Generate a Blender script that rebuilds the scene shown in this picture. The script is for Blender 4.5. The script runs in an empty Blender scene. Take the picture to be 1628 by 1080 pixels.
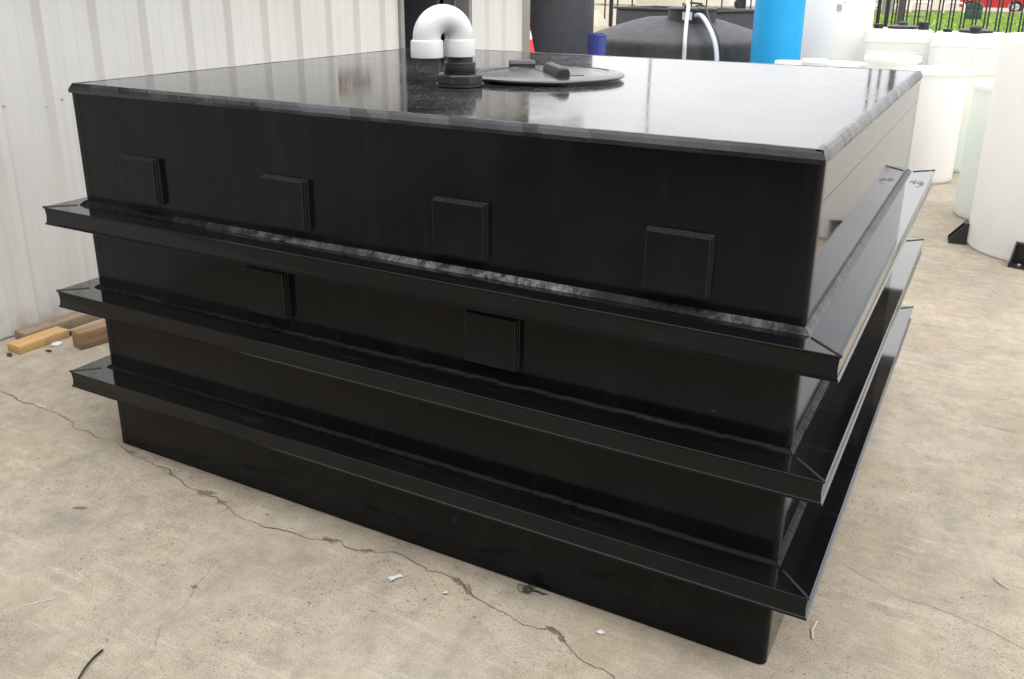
import bpy, bmesh, math, random
from mathutils import Vector, Matrix, noise
R_ = math.radians
random.seed(7)
scene = bpy.context.scene
col = scene.collection

# ------------------------------------------------------------------ materials
def new_mat(name):
    m = bpy.data.materials.new(name); m.use_nodes = True
    nt = m.node_tree
    return m, nt, nt.nodes['Principled BSDF']

def nd(nt, typ, **kw):
    n = nt.nodes.new(typ)
    for k, v in kw.items():
        if k in n.inputs: n.inputs[k].default_value = v
        else: setattr(n, k, v)
    return n

def coords(nt, scale=(1, 1, 1), rot=(0, 0, 0), kind='Object'):
    tc = nd(nt, 'ShaderNodeTexCoord')
    mp = nd(nt, 'ShaderNodeMapping')
    mp.inputs['Scale'].default_value = scale
    mp.inputs['Rotation'].default_value = rot
    nt.links.new(tc.outputs[kind], mp.inputs['Vector'])
    return mp.outputs['Vector']

def noise_tex(nt, vec, scale, detail=4, rough=0.55, distort=0.0):
    n = nd(nt, 'ShaderNodeTexNoise')
    n.inputs['Scale'].default_value = scale
    n.inputs['Detail'].default_value = detail
    n.inputs['Roughness'].default_value = rough
    n.inputs['Distortion'].default_value = distort
    nt.links.new(vec, n.inputs['Vector'])
    return n.outputs['Fac']

def ramp(nt, fac, stops):
    r = nd(nt, 'ShaderNodeValToRGB')
    els = r.color_ramp.elements
    while len(els) < len(stops): els.new(0.5)
    for e, (p, c) in zip(els, stops):
        e.position = p
        e.color = (c, c, c, 1) if not hasattr(c, '__len__') else (*c, 1)
    nt.links.new(fac, r.inputs['Fac'])
    return r.outputs['Color']

def mixc(nt, fac, a, b, mode='MIX'):
    m = nd(nt, 'ShaderNodeMix', data_type='RGBA', blend_type=mode)
    for sock, v in ((m.inputs[0], fac), (m.inputs[6], a), (m.inputs[7], b)):
        if hasattr(v, 'is_linked') or hasattr(v, 'links'): nt.links.new(v, sock)
        elif hasattr(v, '__len__'): sock.default_value = (*v, 1)
        else: sock.default_value = v
    return m.outputs[2]

def mth(nt, op, a, b=None, clamp=False):
    m = nd(nt, 'ShaderNodeMath', operation=op, use_clamp=clamp)
    for i, v in enumerate((a, b)):
        if v is None: continue
        if hasattr(v, 'links'): nt.links.new(v, m.inputs[i])
        else: m.inputs[i].default_value = v
    return m.outputs[0]

def bump(nt, bsdf, height, strength=0.2, dist=0.01):
    b = nd(nt, 'ShaderNodeBump')
    b.inputs['Strength'].default_value = strength
    b.inputs['Distance'].default_value = dist
    nt.links.new(height, b.inputs['Height'])
    nt.links.new(b.outputs['Normal'], bsdf.inputs['Normal'])

def simple(name, c, rough=0.5, var=0.12, scale=8, metallic=0.0, bmp=0.0):
    """plain paint / plastic with a little mottling in colour and gloss"""
    m, nt, b = new_mat(name)
    v = coords(nt)
    f = noise_tex(nt, v, scale, 5)
    lo = tuple(x * (1 - var) for x in c); hi = tuple(min(1, x * (1 + var)) for x in c)
    nt.links.new(ramp(nt, f, [(0.3, lo), (0.7, hi)]), b.inputs['Base Color'])
    rr = ramp(nt, noise_tex(nt, v, scale * 2.3, 4), [(0.3, max(0.02, rough - 0.07)), (0.7, min(1, rough + 0.07))])
    nt.links.new(rr, b.inputs['Roughness'])
    b.inputs['Metallic'].default_value = metallic
    if bmp: bump(nt, b, noise_tex(nt, v, scale * 12, 3), bmp, 0.004)
    return m

def concrete():
    m, nt, b = new_mat('concrete')
    v = coords(nt)
    big = noise_tex(nt, v, 0.9, 8, 0.62)
    c = ramp(nt, big, [(0.28, (0.235, 0.196, 0.144)), (0.48, (0.330, 0.284, 0.218)), (0.66, (0.392, 0.345, 0.275))])
    # yellowish blotches and grey blotches
    st = ramp(nt, noise_tex(nt, coords(nt, (1, 1, 1), (0, 0, 1.1)), 1.7, 6, 0.6, 0.5), [(0.52, 0.0), (0.70, 0.55)])
    c = mixc(nt, st, c, (0.36, 0.285, 0.185))
    gr = ramp(nt, noise_tex(nt, coords(nt, (1.6, 0.8, 1), (0, 0, 0.5)), 2.6, 7, 0.65), [(0.50, 0.0), (0.72, 0.8)])
    c = mixc(nt, gr, c, (0.265, 0.235, 0.20))
    # pale scuffs, stretched along the broom direction
    sc = ramp(nt, noise_tex(nt, coords(nt, (2.2, 16, 1), (0, 0, 0.55)), 1.6, 8, 0.72), [(0.53, 0.0), (0.72, 0.55)])
    c = mixc(nt, sc, c, (0.50, 0.455, 0.38))
    mid = ramp(nt, noise_tex(nt, v, 11, 10, 0.78), [(0.3, 0.74), (0.5, 1.0), (0.7, 1.2)])
    c = mixc(nt, 1.0, c, mid, 'MULTIPLY')
    fine = ramp(nt, noise_tex(nt, v, 210, 3, 0.7), [(0.3, 0.72), (0.7, 1.26)])
    c = mixc(nt, 1.0, c, fine, 'MULTIPLY')
    # little brown pits in two sizes, thinned out by noise
    for sc_, lim, den, strength in ((30, 0.17, 0.52, 0.75), (62, 0.24, 0.50, 0.7), (120, 0.30, 0.47, 0.55), (13, 0.09, 0.50, 0.85)):
        vo = nd(nt, 'ShaderNodeTexVoronoi', feature='F1')
        vo.inputs['Scale'].default_value = sc_
        wob = nd(nt, 'ShaderNodeTexNoise'); wob.inputs['Scale'].default_value = sc_ * 1.7
        nt.links.new(coords(nt, (1, 1.8, 1), (0, 0, 0.5)), wob.inputs['Vector'])
        add = nd(nt, 'ShaderNodeVectorMath', operation='MULTIPLY_ADD')
        nt.links.new(wob.outputs['Color'], add.inputs[0])
        add.inputs[1].default_value = (0.6 / sc_,) * 3
        nt.links.new(coords(nt, (1, 1.8, 1), (0, 0, 0.5)), add.inputs[2])
        nt.links.new(add.outputs[0], vo.inputs['Vector'])
        d = ramp(nt, vo.outputs['Distance'], [(lim * 0.55, 1.0), (lim, 0.0)])
        sepc = nd(nt, 'ShaderNodeSeparateColor'); nt.links.new(vo.outputs['Color'], sepc.inputs[0])
        pick = ramp(nt, sepc.outputs[0], [(0.30, 0.0), (0.36, 1.0)])
        area = ramp(nt, noise_tex(nt, v, 2.2, 5), [(den - 0.06, 0.0), (den + 0.06, 1.0)])
        f = mth(nt, 'MULTIPLY', mth(nt, 'MULTIPLY', d, pick), mth(nt, 'MULTIPLY', area, strength))
        c = mixc(nt, f, c, (0.10, 0.068, 0.038))
    nt.links.new(c, b.inputs['Base Color'])
    b.inputs['Roughness'].default_value = 0.82
    b.inputs['Specular IOR Level'].default_value = 0.3
    h = mth(nt, 'ADD', noise_tex(nt, v, 60, 6, 0.7), mth(nt, 'MULTIPLY', noise_tex(nt, coords(nt, (2, 20, 1), (0, 0, 0.55)), 6, 5), 0.6))
    bump(nt, b, h, 0.35, 0.006)
    return m

def hdpe(name, base=0.0050, rough=(0.025, 0.065), dust=0.0, wave=0.03, scuff=0.0, spec=0.36, ior=1.5, fleck=False):
    m, nt, b = new_mat(name)
    v = coords(nt)
    n1 = noise_tex(nt, v, 3, 6, 0.6)
    c = ramp(nt, n1, [(0.3, (base * 0.75, base * 0.8, base * 0.95)), (0.7, (base * 1.1, base * 1.2, base * 1.4))])
    r = ramp(nt, noise_tex(nt, v, 5, 7, 0.65), [(0.3, rough[0]), (0.7, rough[1])])
    if fleck:
        vo = nd(nt, 'ShaderNodeTexVoronoi', feature='F1'); vo.inputs['Scale'].default_value = 11
        nt.links.new(coords(nt, (1.6, 1, 0.45), (0, 0.12, 0)), vo.inputs['Vector'])
        d = ramp(nt, vo.outputs['Distance'], [(0.012, 1.0), (0.022, 0.0)])
        sepc = nd(nt, 'ShaderNodeSeparateColor'); nt.links.new(vo.outputs['Color'], sepc.inputs[0])
        g = mth(nt, 'MULTIPLY', d, ramp(nt, sepc.outputs[1], [(0.45, 0.0), (0.55, 0.8)]))
        c = mixc(nt, g, c, (0.18, 0.18, 0.18))
        hz = ramp(nt, noise_tex(nt, coords(nt, (3, 1, 0.6), (0, 0.2, 0)), 3, 8, 0.7), [(0.52, 0.0), (0.78, 0.03)])
        c = mixc(nt, hz, c, (0.25, 0.25, 0.26))
    if scuff:
        s = ramp(nt, noise_tex(nt, coords(nt, (1, 9, 3), (0, 0, 0.2)), 4, 8, 0.75), [(0.56, 0.0), (0.70, scuff)])
        c = mixc(nt, s, c, (0.10, 0.10, 0.105))
    if dust:
        area = ramp(nt, noise_tex(nt, v, 2.4, 5, 0.6), [(0.40, 0.35), (0.62, 1.0)])
        grain = ramp(nt, noise_tex(nt, coords(nt, (1, 1, 1)), 170, 3, 0.7), [(0.58, 0.0), (0.68, 1.0)])
        film = ramp(nt, noise_tex(nt, coords(nt, (3, 1.5, 1), (0, 0, -0.5)), 16, 9, 0.8), [(0.38, 0.04), (0.75, 0.26)])
        f = mth(nt, 'MULTIPLY', mth(nt, 'MAXIMUM', grain, film), mth(nt, 'MULTIPLY', area, dust))
        c = mixc(nt, f, c, (0.24, 0.23, 0.215))
        r = mixc(nt, mth(nt, 'MULTIPLY', f, 0.8), r, (0.6, 0.6, 0.6))
        # grit
        vo = nd(nt, 'ShaderNodeTexVoronoi', feature='F1'); vo.inputs['Scale'].default_value = 42
        nt.links.new(v, vo.inputs['Vector'])
        d = ramp(nt, vo.outputs['Distance'], [(0.07, 1.0), (0.12, 0.0)])
        sepc = nd(nt, 'ShaderNodeSeparateColor'); nt.links.new(vo.outputs['Color'], sepc.inputs[0])
        g = mth(nt, 'MULTIPLY', d, ramp(nt, sepc.outputs[1], [(0.80, 0.0), (0.84, 0.9)]))
        c = mixc(nt, g, c, ramp(nt, sepc.outputs[2], [(0.4, 0.01), (0.8, 0.3)]))
        r = mixc(nt, g, r, (0.8, 0.8, 0.8))
    nt.links.new(c, b.inputs['Base Color'])
    nt.links.new(r, b.inputs['Roughness'])
    b.inputs['IOR'].default_value = ior; b.inputs['Specular IOR Level'].default_value = spec
    if wave:
        bump(nt, b, noise_tex(nt, coords(nt, (1, 1, 1)), 2.2, 2, 0.4), wave, 0.05)
    return m

def weld_mat(name, lo, hi, thr=0.5, rough=0.45, spec=0.25):
    m, nt, b = new_mat(name)
    v = coords(nt)
    patch = ramp(nt, noise_tex(nt, coords(nt, (1.3, 1.3, 6)), 2.1, 4, 0.6), [(thr - 0.07, 0.0), (thr + 0.09, 1.0)])
    streak = ramp(nt, noise_tex(nt, coords(nt, (1, 1, 3)), 75, 4, 0.7), [(0.35, 0.25), (0.65, 1.0)])
    f = mth(nt, 'MULTIPLY', patch, streak)
    nt.links.new(mixc(nt, f, (lo, lo, lo * 1.04), (hi, hi, hi * 1.02)), b.inputs['Base Color'])
    nt.links.new(ramp(nt, streak, [(0.2, rough - 0.12), (1.0, rough + 0.1)]), b.inputs['Roughness'])
    b.inputs['Specular IOR Level'].default_value = spec
    bump(nt, b, noise_tex(nt, v, 70, 4, 0.6), 0.12, 0.002)
    return m

def scraped_sheen_bead():
    m, nt, b = new_mat('scraped_sheen_bead')
    tc = nd(nt, 'ShaderNodeTexCoord'); sx = nd(nt, 'ShaderNodeSeparateXYZ')
    nt.links.new(tc.outputs['Object'], sx.inputs[0])
    x01 = mth(nt, 'DIVIDE', sx.outputs[0], 2.6)
    where = ramp(nt, x01, [(0.10, 0.0), (0.26, 0.10), (0.34, 0.8), (0.44, 0.12), (0.50, 0.75), (0.56, 1.0), (0.71, 0.9), (0.745, 0.06), (0.84, 0.15), (0.88, 0.6), (0.93, 0.35), (0.945, 0.75)])
    br = ramp(nt, noise_tex(nt, coords(nt, (1, 1, 0.4)), 16, 6, 0.75), [(0.42, 0.05), (0.60, 1.0)])
    fl = ramp(nt, noise_tex(nt, coords(nt, (1, 0.25, 0.25), (0, 0.5, 0)), 120, 4, 0.7), [(0.30, 0.5), (0.62, 1.0)])
    f = mth(nt, 'MULTIPLY', mth(nt, 'MULTIPLY', where, br), fl)
    side = mth(nt, 'MULTIPLY', ramp(nt, x01, [(0.939, 0.0), (0.943, 0.62)]), fl)  # right-hand run paler: grazing sheen put into the bead colour
    f = mth(nt, 'MAXIMUM', f, side)
    nt.links.new(mixc(nt, f, (0.006, 0.006, 0.007), (0.21, 0.21, 0.215)), b.inputs['Base Color'])
    nt.links.new(ramp(nt, f, [(0.0, 0.24), (0.6, 0.5)]), b.inputs['Roughness'])
    b.inputs['Specular IOR Level'].default_value = 0.09
    bump(nt, b, fl, 0.12, 0.002)
    return m

def wall_paint():
    m, nt, b = new_mat('wall_paint')
    v = coords(nt)
    c = ramp(nt, noise_tex(nt, v, 1.4, 6), [(0.3, (0.575, 0.567, 0.54)), (0.7, (0.625, 0.617, 0.592))])
    streak = ramp(nt, noise_tex(nt, coords(nt, (9, 9, 0.5)), 2.5, 7, 0.65), [(0.5, 0.0), (0.8, 0.35)])
    c = mixc(nt, streak, c, (0.50, 0.475, 0.42))
    spot = ramp(nt, noise_tex(nt, v, 38, 3), [(0.70, 0.0), (0.76, 0.35)])
    c = mixc(nt, spot, c, (0.45, 0.42, 0.37))
    # grime splashed on the lowest part of the sheets
    tc = nd(nt, 'ShaderNodeTexCoord'); sx = nd(nt, 'ShaderNodeSeparateXYZ')
    nt.links.new(tc.outputs['Object'], sx.inputs[0])
    low = mth(nt, 'MULTIPLY', ramp(nt, sx.outputs[2], [(0.0, 0.7), (0.16, 0.0)]), ramp(nt, noise_tex(nt, v, 9, 6), [(0.35, 0.0), (0.65, 1.0)]))
    c = mixc(nt, low, c, (0.33, 0.29, 0.23))
    nt.links.new(c, b.inputs['Base Color'])
    b.inputs['Roughness'].default_value = 0.45
    bump(nt, b, noise_tex(nt, v, 3, 3), 0.08, 0.02)
    return m

def white_poly(name, c=(0.94, 0.935, 0.91), tint=None, level=None):
    m, nt, b = new_mat(name)
    v = coords(nt)
    cc = ramp(nt, noise_tex(nt, coords(nt, (2, 2, 0.7)), 2.0, 5), [(0.3, tuple(x * 0.95 for x in c)), (0.7, c)])
    if tint is not None:
        tc = nd(nt, 'ShaderNodeTexCoord'); sx = nd(nt, 'ShaderNodeSeparateXYZ')
        nt.links.new(tc.outputs['Object'], sx.inputs[0])
        f = ramp(nt, sx.outputs[2], [(level - 0.004, 1.0), (level + 0.004, 0.0)])
        cc = mixc(nt, f, cc, tint)
    nt.links.new(cc, b.inputs['Base Color'])
    b.inputs['Roughness'].default_value = 0.42
    bump(nt, b, noise_tex(nt, v, 30, 3), 0.06, 0.004)
    # thin polyethylene wall: part of the light comes through from inside
    tr = nd(nt, 'ShaderNodeBsdfTranslucent'); nt.links.new(cc, tr.inputs['Color'])
    ms = nd(nt, 'ShaderNodeMixShader'); ms.inputs[0].default_value = 0.5
    nt.links.new(b.outputs[0], ms.inputs[1]); nt.links.new(tr.outputs[0], ms.inputs[2])
    nt.links.new(ms.outputs[0], nt.nodes['Material Output'].inputs['Surface'])
    return m

def wood(name, a, b_, scale=1.0, axis_rot=0.0):
    m, nt, bs = new_mat(name)
    v = coords(nt, (1.2 * scale, 22 * scale, 22 * scale), (0, 0, axis_rot))
    f = noise_tex(nt, v, 2.0, 8, 0.65, 0.6)
    c = ramp(nt, f, [(0.3, a), (0.7, b_)])
    dirt = ramp(nt, noise_tex(nt, coords(nt), 13, 6), [(0.5, 0.0), (0.75, 0.5)])
    c = mixc(nt, dirt, c, tuple(x * 0.5 for x in a))
    nt.links.new(c, bs.inputs['Base Color']); bs.inputs['Roughness'].default_value = 0.75
    bump(nt, bs, f, 0.3, 0.004)
    return m

def grass_mat():
    m, nt, b = new_mat('grass_blades')
    f = noise_tex(nt, coords(nt), 0.7, 8, 0.7)
    nt.links.new(ramp(nt, f, [(0.3, (0.15, 0.25, 0.035)), (0.7, (0.29, 0.42, 0.09))]), b.inputs['Base Color'])
    b.inputs['Roughness'].default_value = 0.9
    return m

M = {}
M['concrete'] = concrete()
M['hdpe'] = hdpe('black_plate', wave=0.015, spec=0.9, ior=1.5)
M['hdpe_front'] = hdpe('black_plate_satin', base=0.0055, rough=(0.10, 0.16), wave=0.02, spec=0.17, fleck=True)
M['hdpe_top'] = hdpe('black_plate_dusty', dust=1.0, rough=(0.03, 0.08), wave=0.02, spec=0.44)
M['hdpe_shaved'] = hdpe('black_plate_shaved', base=0.007, rough=(0.10, 0.17), wave=0.02, spec=0.17)
M['hdpe_rib'] = hdpe('black_flange', rough=(0.04, 0.10), wave=0.03, scuff=0.12, spec=1.0, ior=1.6)
M['hdpe_rib_front'] = hdpe('black_flange_satin', base=0.0055, rough=(0.10, 0.16), wave=0.02, scuff=0.05, spec=0.24)
M['sawn_edge'] = simple('sawn_edge', (0.014, 0.014, 0.015), 0.30, 0.2, 30)
M['weld'] = weld_mat('weld_bead', 0.005, 0.26, 0.57, 0.26)
M['weld'] = scraped_sheen_bead()
M['weld_dim'] = weld_mat('weld_bead_dull', 0.005, 0.030, 0.58, 0.30, 0.09)
def edge_bead():
    m, nt, b = new_mat('edge_bead')
    # run of short extrusion passes along the edge
    sx = nd(nt, 'ShaderNodeSeparateXYZ'); nt.links.new(coords(nt), sx.inputs[0])
    wob = mth(nt, 'MULTIPLY', noise_tex(nt, coords(nt), 25, 2), 0.04)
    run = mth(nt, 'ADD', mth(nt, 'ADD', sx.outputs[0], mth(nt, 'MULTIPLY', sx.outputs[1], 1.37)), wob)
    vo = nd(nt, 'ShaderNodeTexVoronoi', feature='F1', voronoi_dimensions='1D'); vo.inputs['Scale'].default_value = 15
    nt.links.new(run, vo.inputs['W'])
    sepc = nd(nt, 'ShaderNodeSeparateColor'); nt.links.new(vo.outputs['Color'], sepc.inputs[0])
    cell = sepc.outputs[0]
    n = noise_tex(nt, coords(nt), 30, 6, 0.7)
    sm = mth(nt, 'ADD', mth(nt, 'MULTIPLY', cell, 0.25), mth(nt, 'MULTIPLY', noise_tex(nt, coords(nt), 3.0, 8, 0.7), 0.75))
    nt.links.new(ramp(nt, sm, [(0.35, (0.005, 0.005, 0.006)), (0.62, (0.022, 0.021, 0.025))]), b.inputs['Base Color'])
    nt.links.new(ramp(nt, sm, [(0.25, 0.15), (0.75, 0.42)]), b.inputs['Roughness'])
    nt.links.new(ramp(nt, mth(nt, 'ADD', mth(nt, 'MULTIPLY', sepc.outputs[1], 0.22), mth(nt, 'MULTIPLY', noise_tex(nt, coords(nt, (1, 1, 1), (0, 0, 0.3)), 1.6, 6, 0.65), 0.78)), [(0.34, 0.26), (0.60, 0.75)]), b.inputs['Specular IOR Level'])
    ed = nd(nt, 'ShaderNodeTexVoronoi', feature='DISTANCE_TO_EDGE', voronoi_dimensions='1D'); ed.inputs['Scale'].default_value = 15
    nt.links.new(run, ed.inputs['W'])
    h = mth(nt, 'ADD', ramp(nt, ed.outputs['Distance'], [(0.0, 0.0), (0.10, 0.6)]), mth(nt, 'MULTIPLY', n, 0.8))
    bump(nt, b, h, 0.22, 0.002)
    return m
M['weld_dark'] = edge_bead()
M['black_moulded'] = simple('black_moulded', (0.022, 0.022, 0.024), 0.45, 0.2, 20, bmp=0.1)
M['black_lid'] = simple('black_lid_plastic', (0.022, 0.023, 0.025), 0.24, 0.12, 5)
M['pvc'] = simple('white_pvc', (0.62, 0.62, 0.615), 0.28, 0.02, 6)
M['dome_black'] = simple('faded_black_poly', (0.040, 0.040, 0.044), 0.62, 0.25, 10, bmp=0.25)
M['dark_poly'] = simple('dark_poly', (0.028, 0.030, 0.038), 0.55, 0.2, 9, bmp=0.1)
M['wall'] = wall_paint()
M['trim'] = simple('taupe_trim', (0.25, 0.225, 0.20), 0.5, 0.08, 5)
M['jamb'] = simple('jamb_paint', (0.22, 0.215, 0.20), 0.5, 0.1, 6)
M['dark'] = simple('dark_interior', (0.02, 0.02, 0.023), 0.8)
M['white_poly'] = white_poly('white_poly')
M['cream_poly'] = white_poly('cream_poly', (0.74, 0.71, 0.60))
M['warm_poly'] = white_poly('warm_white_poly', (0.93, 0.92, 0.895))
M['green_poly'] = white_poly('greenish_poly', (0.93, 0.93, 0.89), (0.90, 0.93, 0.89), 0.92)
M['liquid_poly'] = white_poly('filled_poly', (0.92, 0.91, 0.86), (0.85, 0.91, 0.86), 0.42)
M['cyan'] = simple('cyan_poly', (0.004, 0.32, 0.66), 0.55, 0.06, 3)
M['blue'] = simple('navy_plastic', (0.030, 0.045, 0.24), 0.4, 0.12, 8)
M['orange'] = simple('cone_red', (0.75, 0.045, 0.035), 0.5, 0.1, 8)
M['white'] = simple('white_band', (0.75, 0.73, 0.70), 0.5, 0.05, 8)
M['rail_black'] = simple('black_steel', (0.012, 0.012, 0.013), 0.45, 0.2, 10)
M['pole_grey'] = simple('pole_paint', (0.30, 0.30, 0.30), 0.5, 0.1, 6)
M['post_grey'] = simple('grey_steel', (0.09, 0.093, 0.10), 0.45, 0.2, 6)
M['red_paint'] = simple('red_paint', (0.45, 0.025, 0.035), 0.25, 0.05, 3)
M['rubber'] = simple('rubber', (0.015, 0.015, 0.016), 0.7, 0.2, 30)
M['alloy'] = simple('alloy', (0.45, 0.45, 0.46), 0.35, 0.1, 20, metallic=0.8)
M['glass_dark'] = simple('dark_glass', (0.02, 0.025, 0.03), 0.08, 0.1, 2)
M['bin_green'] = simple('bin_green', (0.02, 0.055, 0.045), 0.5, 0.15, 6)
M['stone'] = simple('grey_stone', (0.22, 0.21, 0.20), 0.85, 0.2, 6)
M['timber'] = wood('yellow_pine', (0.44, 0.26, 0.105), (0.58, 0.375, 0.17))
M['old_wood'] = wood('weathered_block', (0.20, 0.125, 0.07), (0.36, 0.235, 0.13))
M['grey_wood'] = wood('grey_plank', (0.19, 0.14, 0.095), (0.31, 0.235, 0.165))
M['dark_wood'] = wood('dark_board', (0.03, 0.025, 0.02), (0.07, 0.055, 0.045))
M['crack'] = simple('crack_dirt', (0.095, 0.066, 0.042), 0.95, 0.5, 40)
M['spall'] = simple('spall_grey', (0.175, 0.145, 0.115), 0.95, 0.35, 60, bmp=0.4)
M['hose'] = simple('hose_grey', (0.50, 0.49, 0.47), 0.4, 0.05, 6)
M['hose_blue'] = simple('hose_pale', (0.52, 0.55, 0.62), 0.35, 0.05, 6)
M['paper'] = simple('paper', (0.60, 0.61, 0.62), 0.7, 0.08, 20)
M['straw'] = simple('straw', (0.42, 0.345, 0.23), 0.8, 0.1, 20)
M['scuff'] = simple('pale_scuff', (0.62, 0.58, 0.50), 0.9, 0.2, 60)
M['marker'] = simple('marker_ink', (0.015, 0.015, 0.05), 0.3, 0.1, 6)
M['pole_ink'] = simple('faded_ink', (0.10, 0.095, 0.09), 0.6)
M['sign_plate'] = simple('sign_plate', (0.42, 0.40, 0.37), 0.5, 0.1, 20)
M['sign_brown'] = simple('sign_brown', (0.36, 0.27, 0.20), 0.6, 0.1, 20)
M['grass'] = grass_mat()
M['screw'] = simple('screw', (0.50, 0.49, 0.46), 0.5, 0.1, 50)

# ------------------------------------------------------------------ mesh helpers
class MB:
    def __init__(self): self.bm = bmesh.new()
    def box(self, lo, hi, bev=0.0, seg=2, rotz=0.0, mat=None):
        bm = self.bm; c = [(a + b) / 2 for a, b in zip(lo, hi)]; s = [abs(b - a) for a, b in zip(lo, hi)]
        r = bmesh.ops.create_cube(bm, size=1.0)
        vs = r['verts']
        for v in vs: v.co = Vector((v.co.x * s[0], v.co.y * s[1], v.co.z * s[2]))
        if bev:
            es = list({e for v in vs for e in v.link_edges})
            rr = bmesh.ops.bevel(bm, geom=es, offset=bev, segments=seg, affect='EDGES', profile=0.5)
            vs = list({v for f in rr['faces'] for v in f.verts} | {v for v in vs if v.is_valid})
        mt = Matrix.Translation(c) @ Matrix.Rotation(rotz, 4, 'Z')
        for v in vs: v.co = mt @ v.co
        return vs
    def lathe(self, prof, c=(0, 0, 0), n=48, axis='Z', cap=True):
        bm = self.bm; rings = []
        for (r, z) in prof:
            if r < 1e-6: rings.append([bm.verts.new((0, 0, z))])
            else: rings.append([bm.verts.new((r * math.cos(2 * math.pi * i / n), r * math.sin(2 * math.pi * i / n), z)) for i in range(n)])
        for a, b in zip(rings, rings[1:]):
            for i in range(n):
                j = (i + 1) % n
                if len(a) == 1 and len(b) == 1: break
                if len(a) == 1: bm.faces.new((a[0], b[j], b[i]))
                elif len(b) == 1: bm.faces.new((a[i], a[j], b[0]))
                else: bm.faces.new((a[i], a[j], b[j], b[i]))
        if cap:
            if len(rings[0]) > 1: bm.faces.new(list(reversed(rings[0])))
            if len(rings[-1]) > 1: bm.faces.new(rings[-1])
        mt = Matrix.Translation(c)
        if axis == 'Y': mt = mt @ Matrix.Rotation(-math.pi / 2, 4, 'X')
        if axis == 'X': mt = mt @ Matrix.Rotation(math.pi / 2, 4, 'Y')
        for rg in rings:
            for v in rg: v.co = mt @ v.co
    def tube(self, path, r, n=8, closed=False):
        bm = self.bm; P = [Vector(p) for p in path]; rings = []
        up = Vector((0, 0, 1))
        for i, p in enumerate(P):
            a = P[i - 1] if (i > 0 or closed) else p
            b = P[(i + 1) % len(P)] if (i < len(P) - 1 or closed) else p
            t = (b - a).normalized()
            ref = up if abs(t.z) < 0.95 else Vector((1, 0, 0))
            if i and not closed: ref = last
            s = t.cross(ref).normalized(); w = s.cross(t).normalized(); last = w
            rr = r[i] if hasattr(r, '__len__') else r
            rings.append([bm.verts.new(p + rr * (math.cos(2 * math.pi * k / n) * s + math.sin(2 * math.pi * k / n) * w)) for k in range(n)])
        m = len(rings)
        for i in range(m if closed else m - 1):
            a, b = rings[i], rings[(i + 1) % m]
            for k in range(n):
                q = (k + 1) % n
                bm.faces.new((a[k], a[q], b[q], b[k]))
        if not closed:
            bm.faces.new(list(reversed(rings[0]))); bm.faces.new(rings[-1])
    def prism(self, pts, axis, lo, hi):
        """closed 2-D outline extruded along an axis"""
        bm = self.bm
        def mk(p, t):
            return {'X': (t, p[0], p[1]), 'Y': (p[0], t, p[1]), 'Z': (p[0], p[1], t)}[axis]
        a = [bm.verts.new(mk(p, lo)) for p in pts]; b = [bm.verts.new(mk(p, hi)) for p in pts]
        n = len(pts)
        for i in range(n):
            j = (i + 1) % n; bm.faces.new((a[i], a[j], b[j], b[i]))
        bm.faces.new(list(reversed(a))); bm.faces.new(b)
    def grid(self, rows, close_u=False, close_v=False):
        bm = self.bm; V = [[bm.verts.new(p) for p in r] for r in rows]
        nr, nc = len(V), len(V[0])
        for i in range(nr if close_u else nr - 1):
            for j in range(nc if close_v else nc - 1):
                bm.faces.new((V[i][j], V[(i + 1) % nr][j], V[(i + 1) % nr][(j + 1) % nc], V[i][(j + 1) % nc]))
        return V
    def poly(self, pts):
        self.bm.faces.new([self.bm.verts.new(p) for p in pts])
    def build(self, name, mat, parent=None, sharp=35, loc=None, recalc=True):
        if recalc: bmesh.ops.recalc_face_normals(self.bm, faces=self.bm.faces)
        me = bpy.data.meshes.new(name); self.bm.to_mesh(me); self.bm.free()
        me.materials.append(mat)
        for p in me.polygons: p.use_smooth = True
        if sharp: me.set_sharp_from_angle(angle=R_(sharp))
        o = bpy.data.objects.new(name, me); col.objects.link(o)
        if parent is not None: o.parent = parent
        if loc is not None: o.location = loc
        return o

def tag(o, label, cat, group=None):
    o['label'] = label; o['category'] = cat
    if group: o['group'] = group
    return o
def thing(name, label, cat, loc=(0, 0, 0), rz=0.0, group=None):
    o = bpy.data.objects.new(name, None); col.objects.link(o)
    o.empty_display_size = 0.1
    o.location = loc; o.rotation_euler = (0, 0, rz)
    return tag(o, label, cat, group)
def struct(o, kind='structure'):
    o['kind'] = kind; return o
def dup(o, loc, rz, label, group=None):
    c = o.copy(); col.objects.link(c); c.location = loc; c.rotation_euler = (0, 0, rz); c['label'] = label
    if group: c['group'] = group
    for ch in o.children:
        k = ch.copy(); col.objects.link(k); k.parent = c
        for g in ch.children:
            q = g.copy(); col.objects.link(q); q.parent = k
    return c

# ------------------------------------------------------------------ ground
g = MB(); g.poly([(-400, -400, 0), (400, -400, 0), (400, 700, 0), (-400, 700, 0)])
struct(g.build('ground', M['concrete']))

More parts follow.
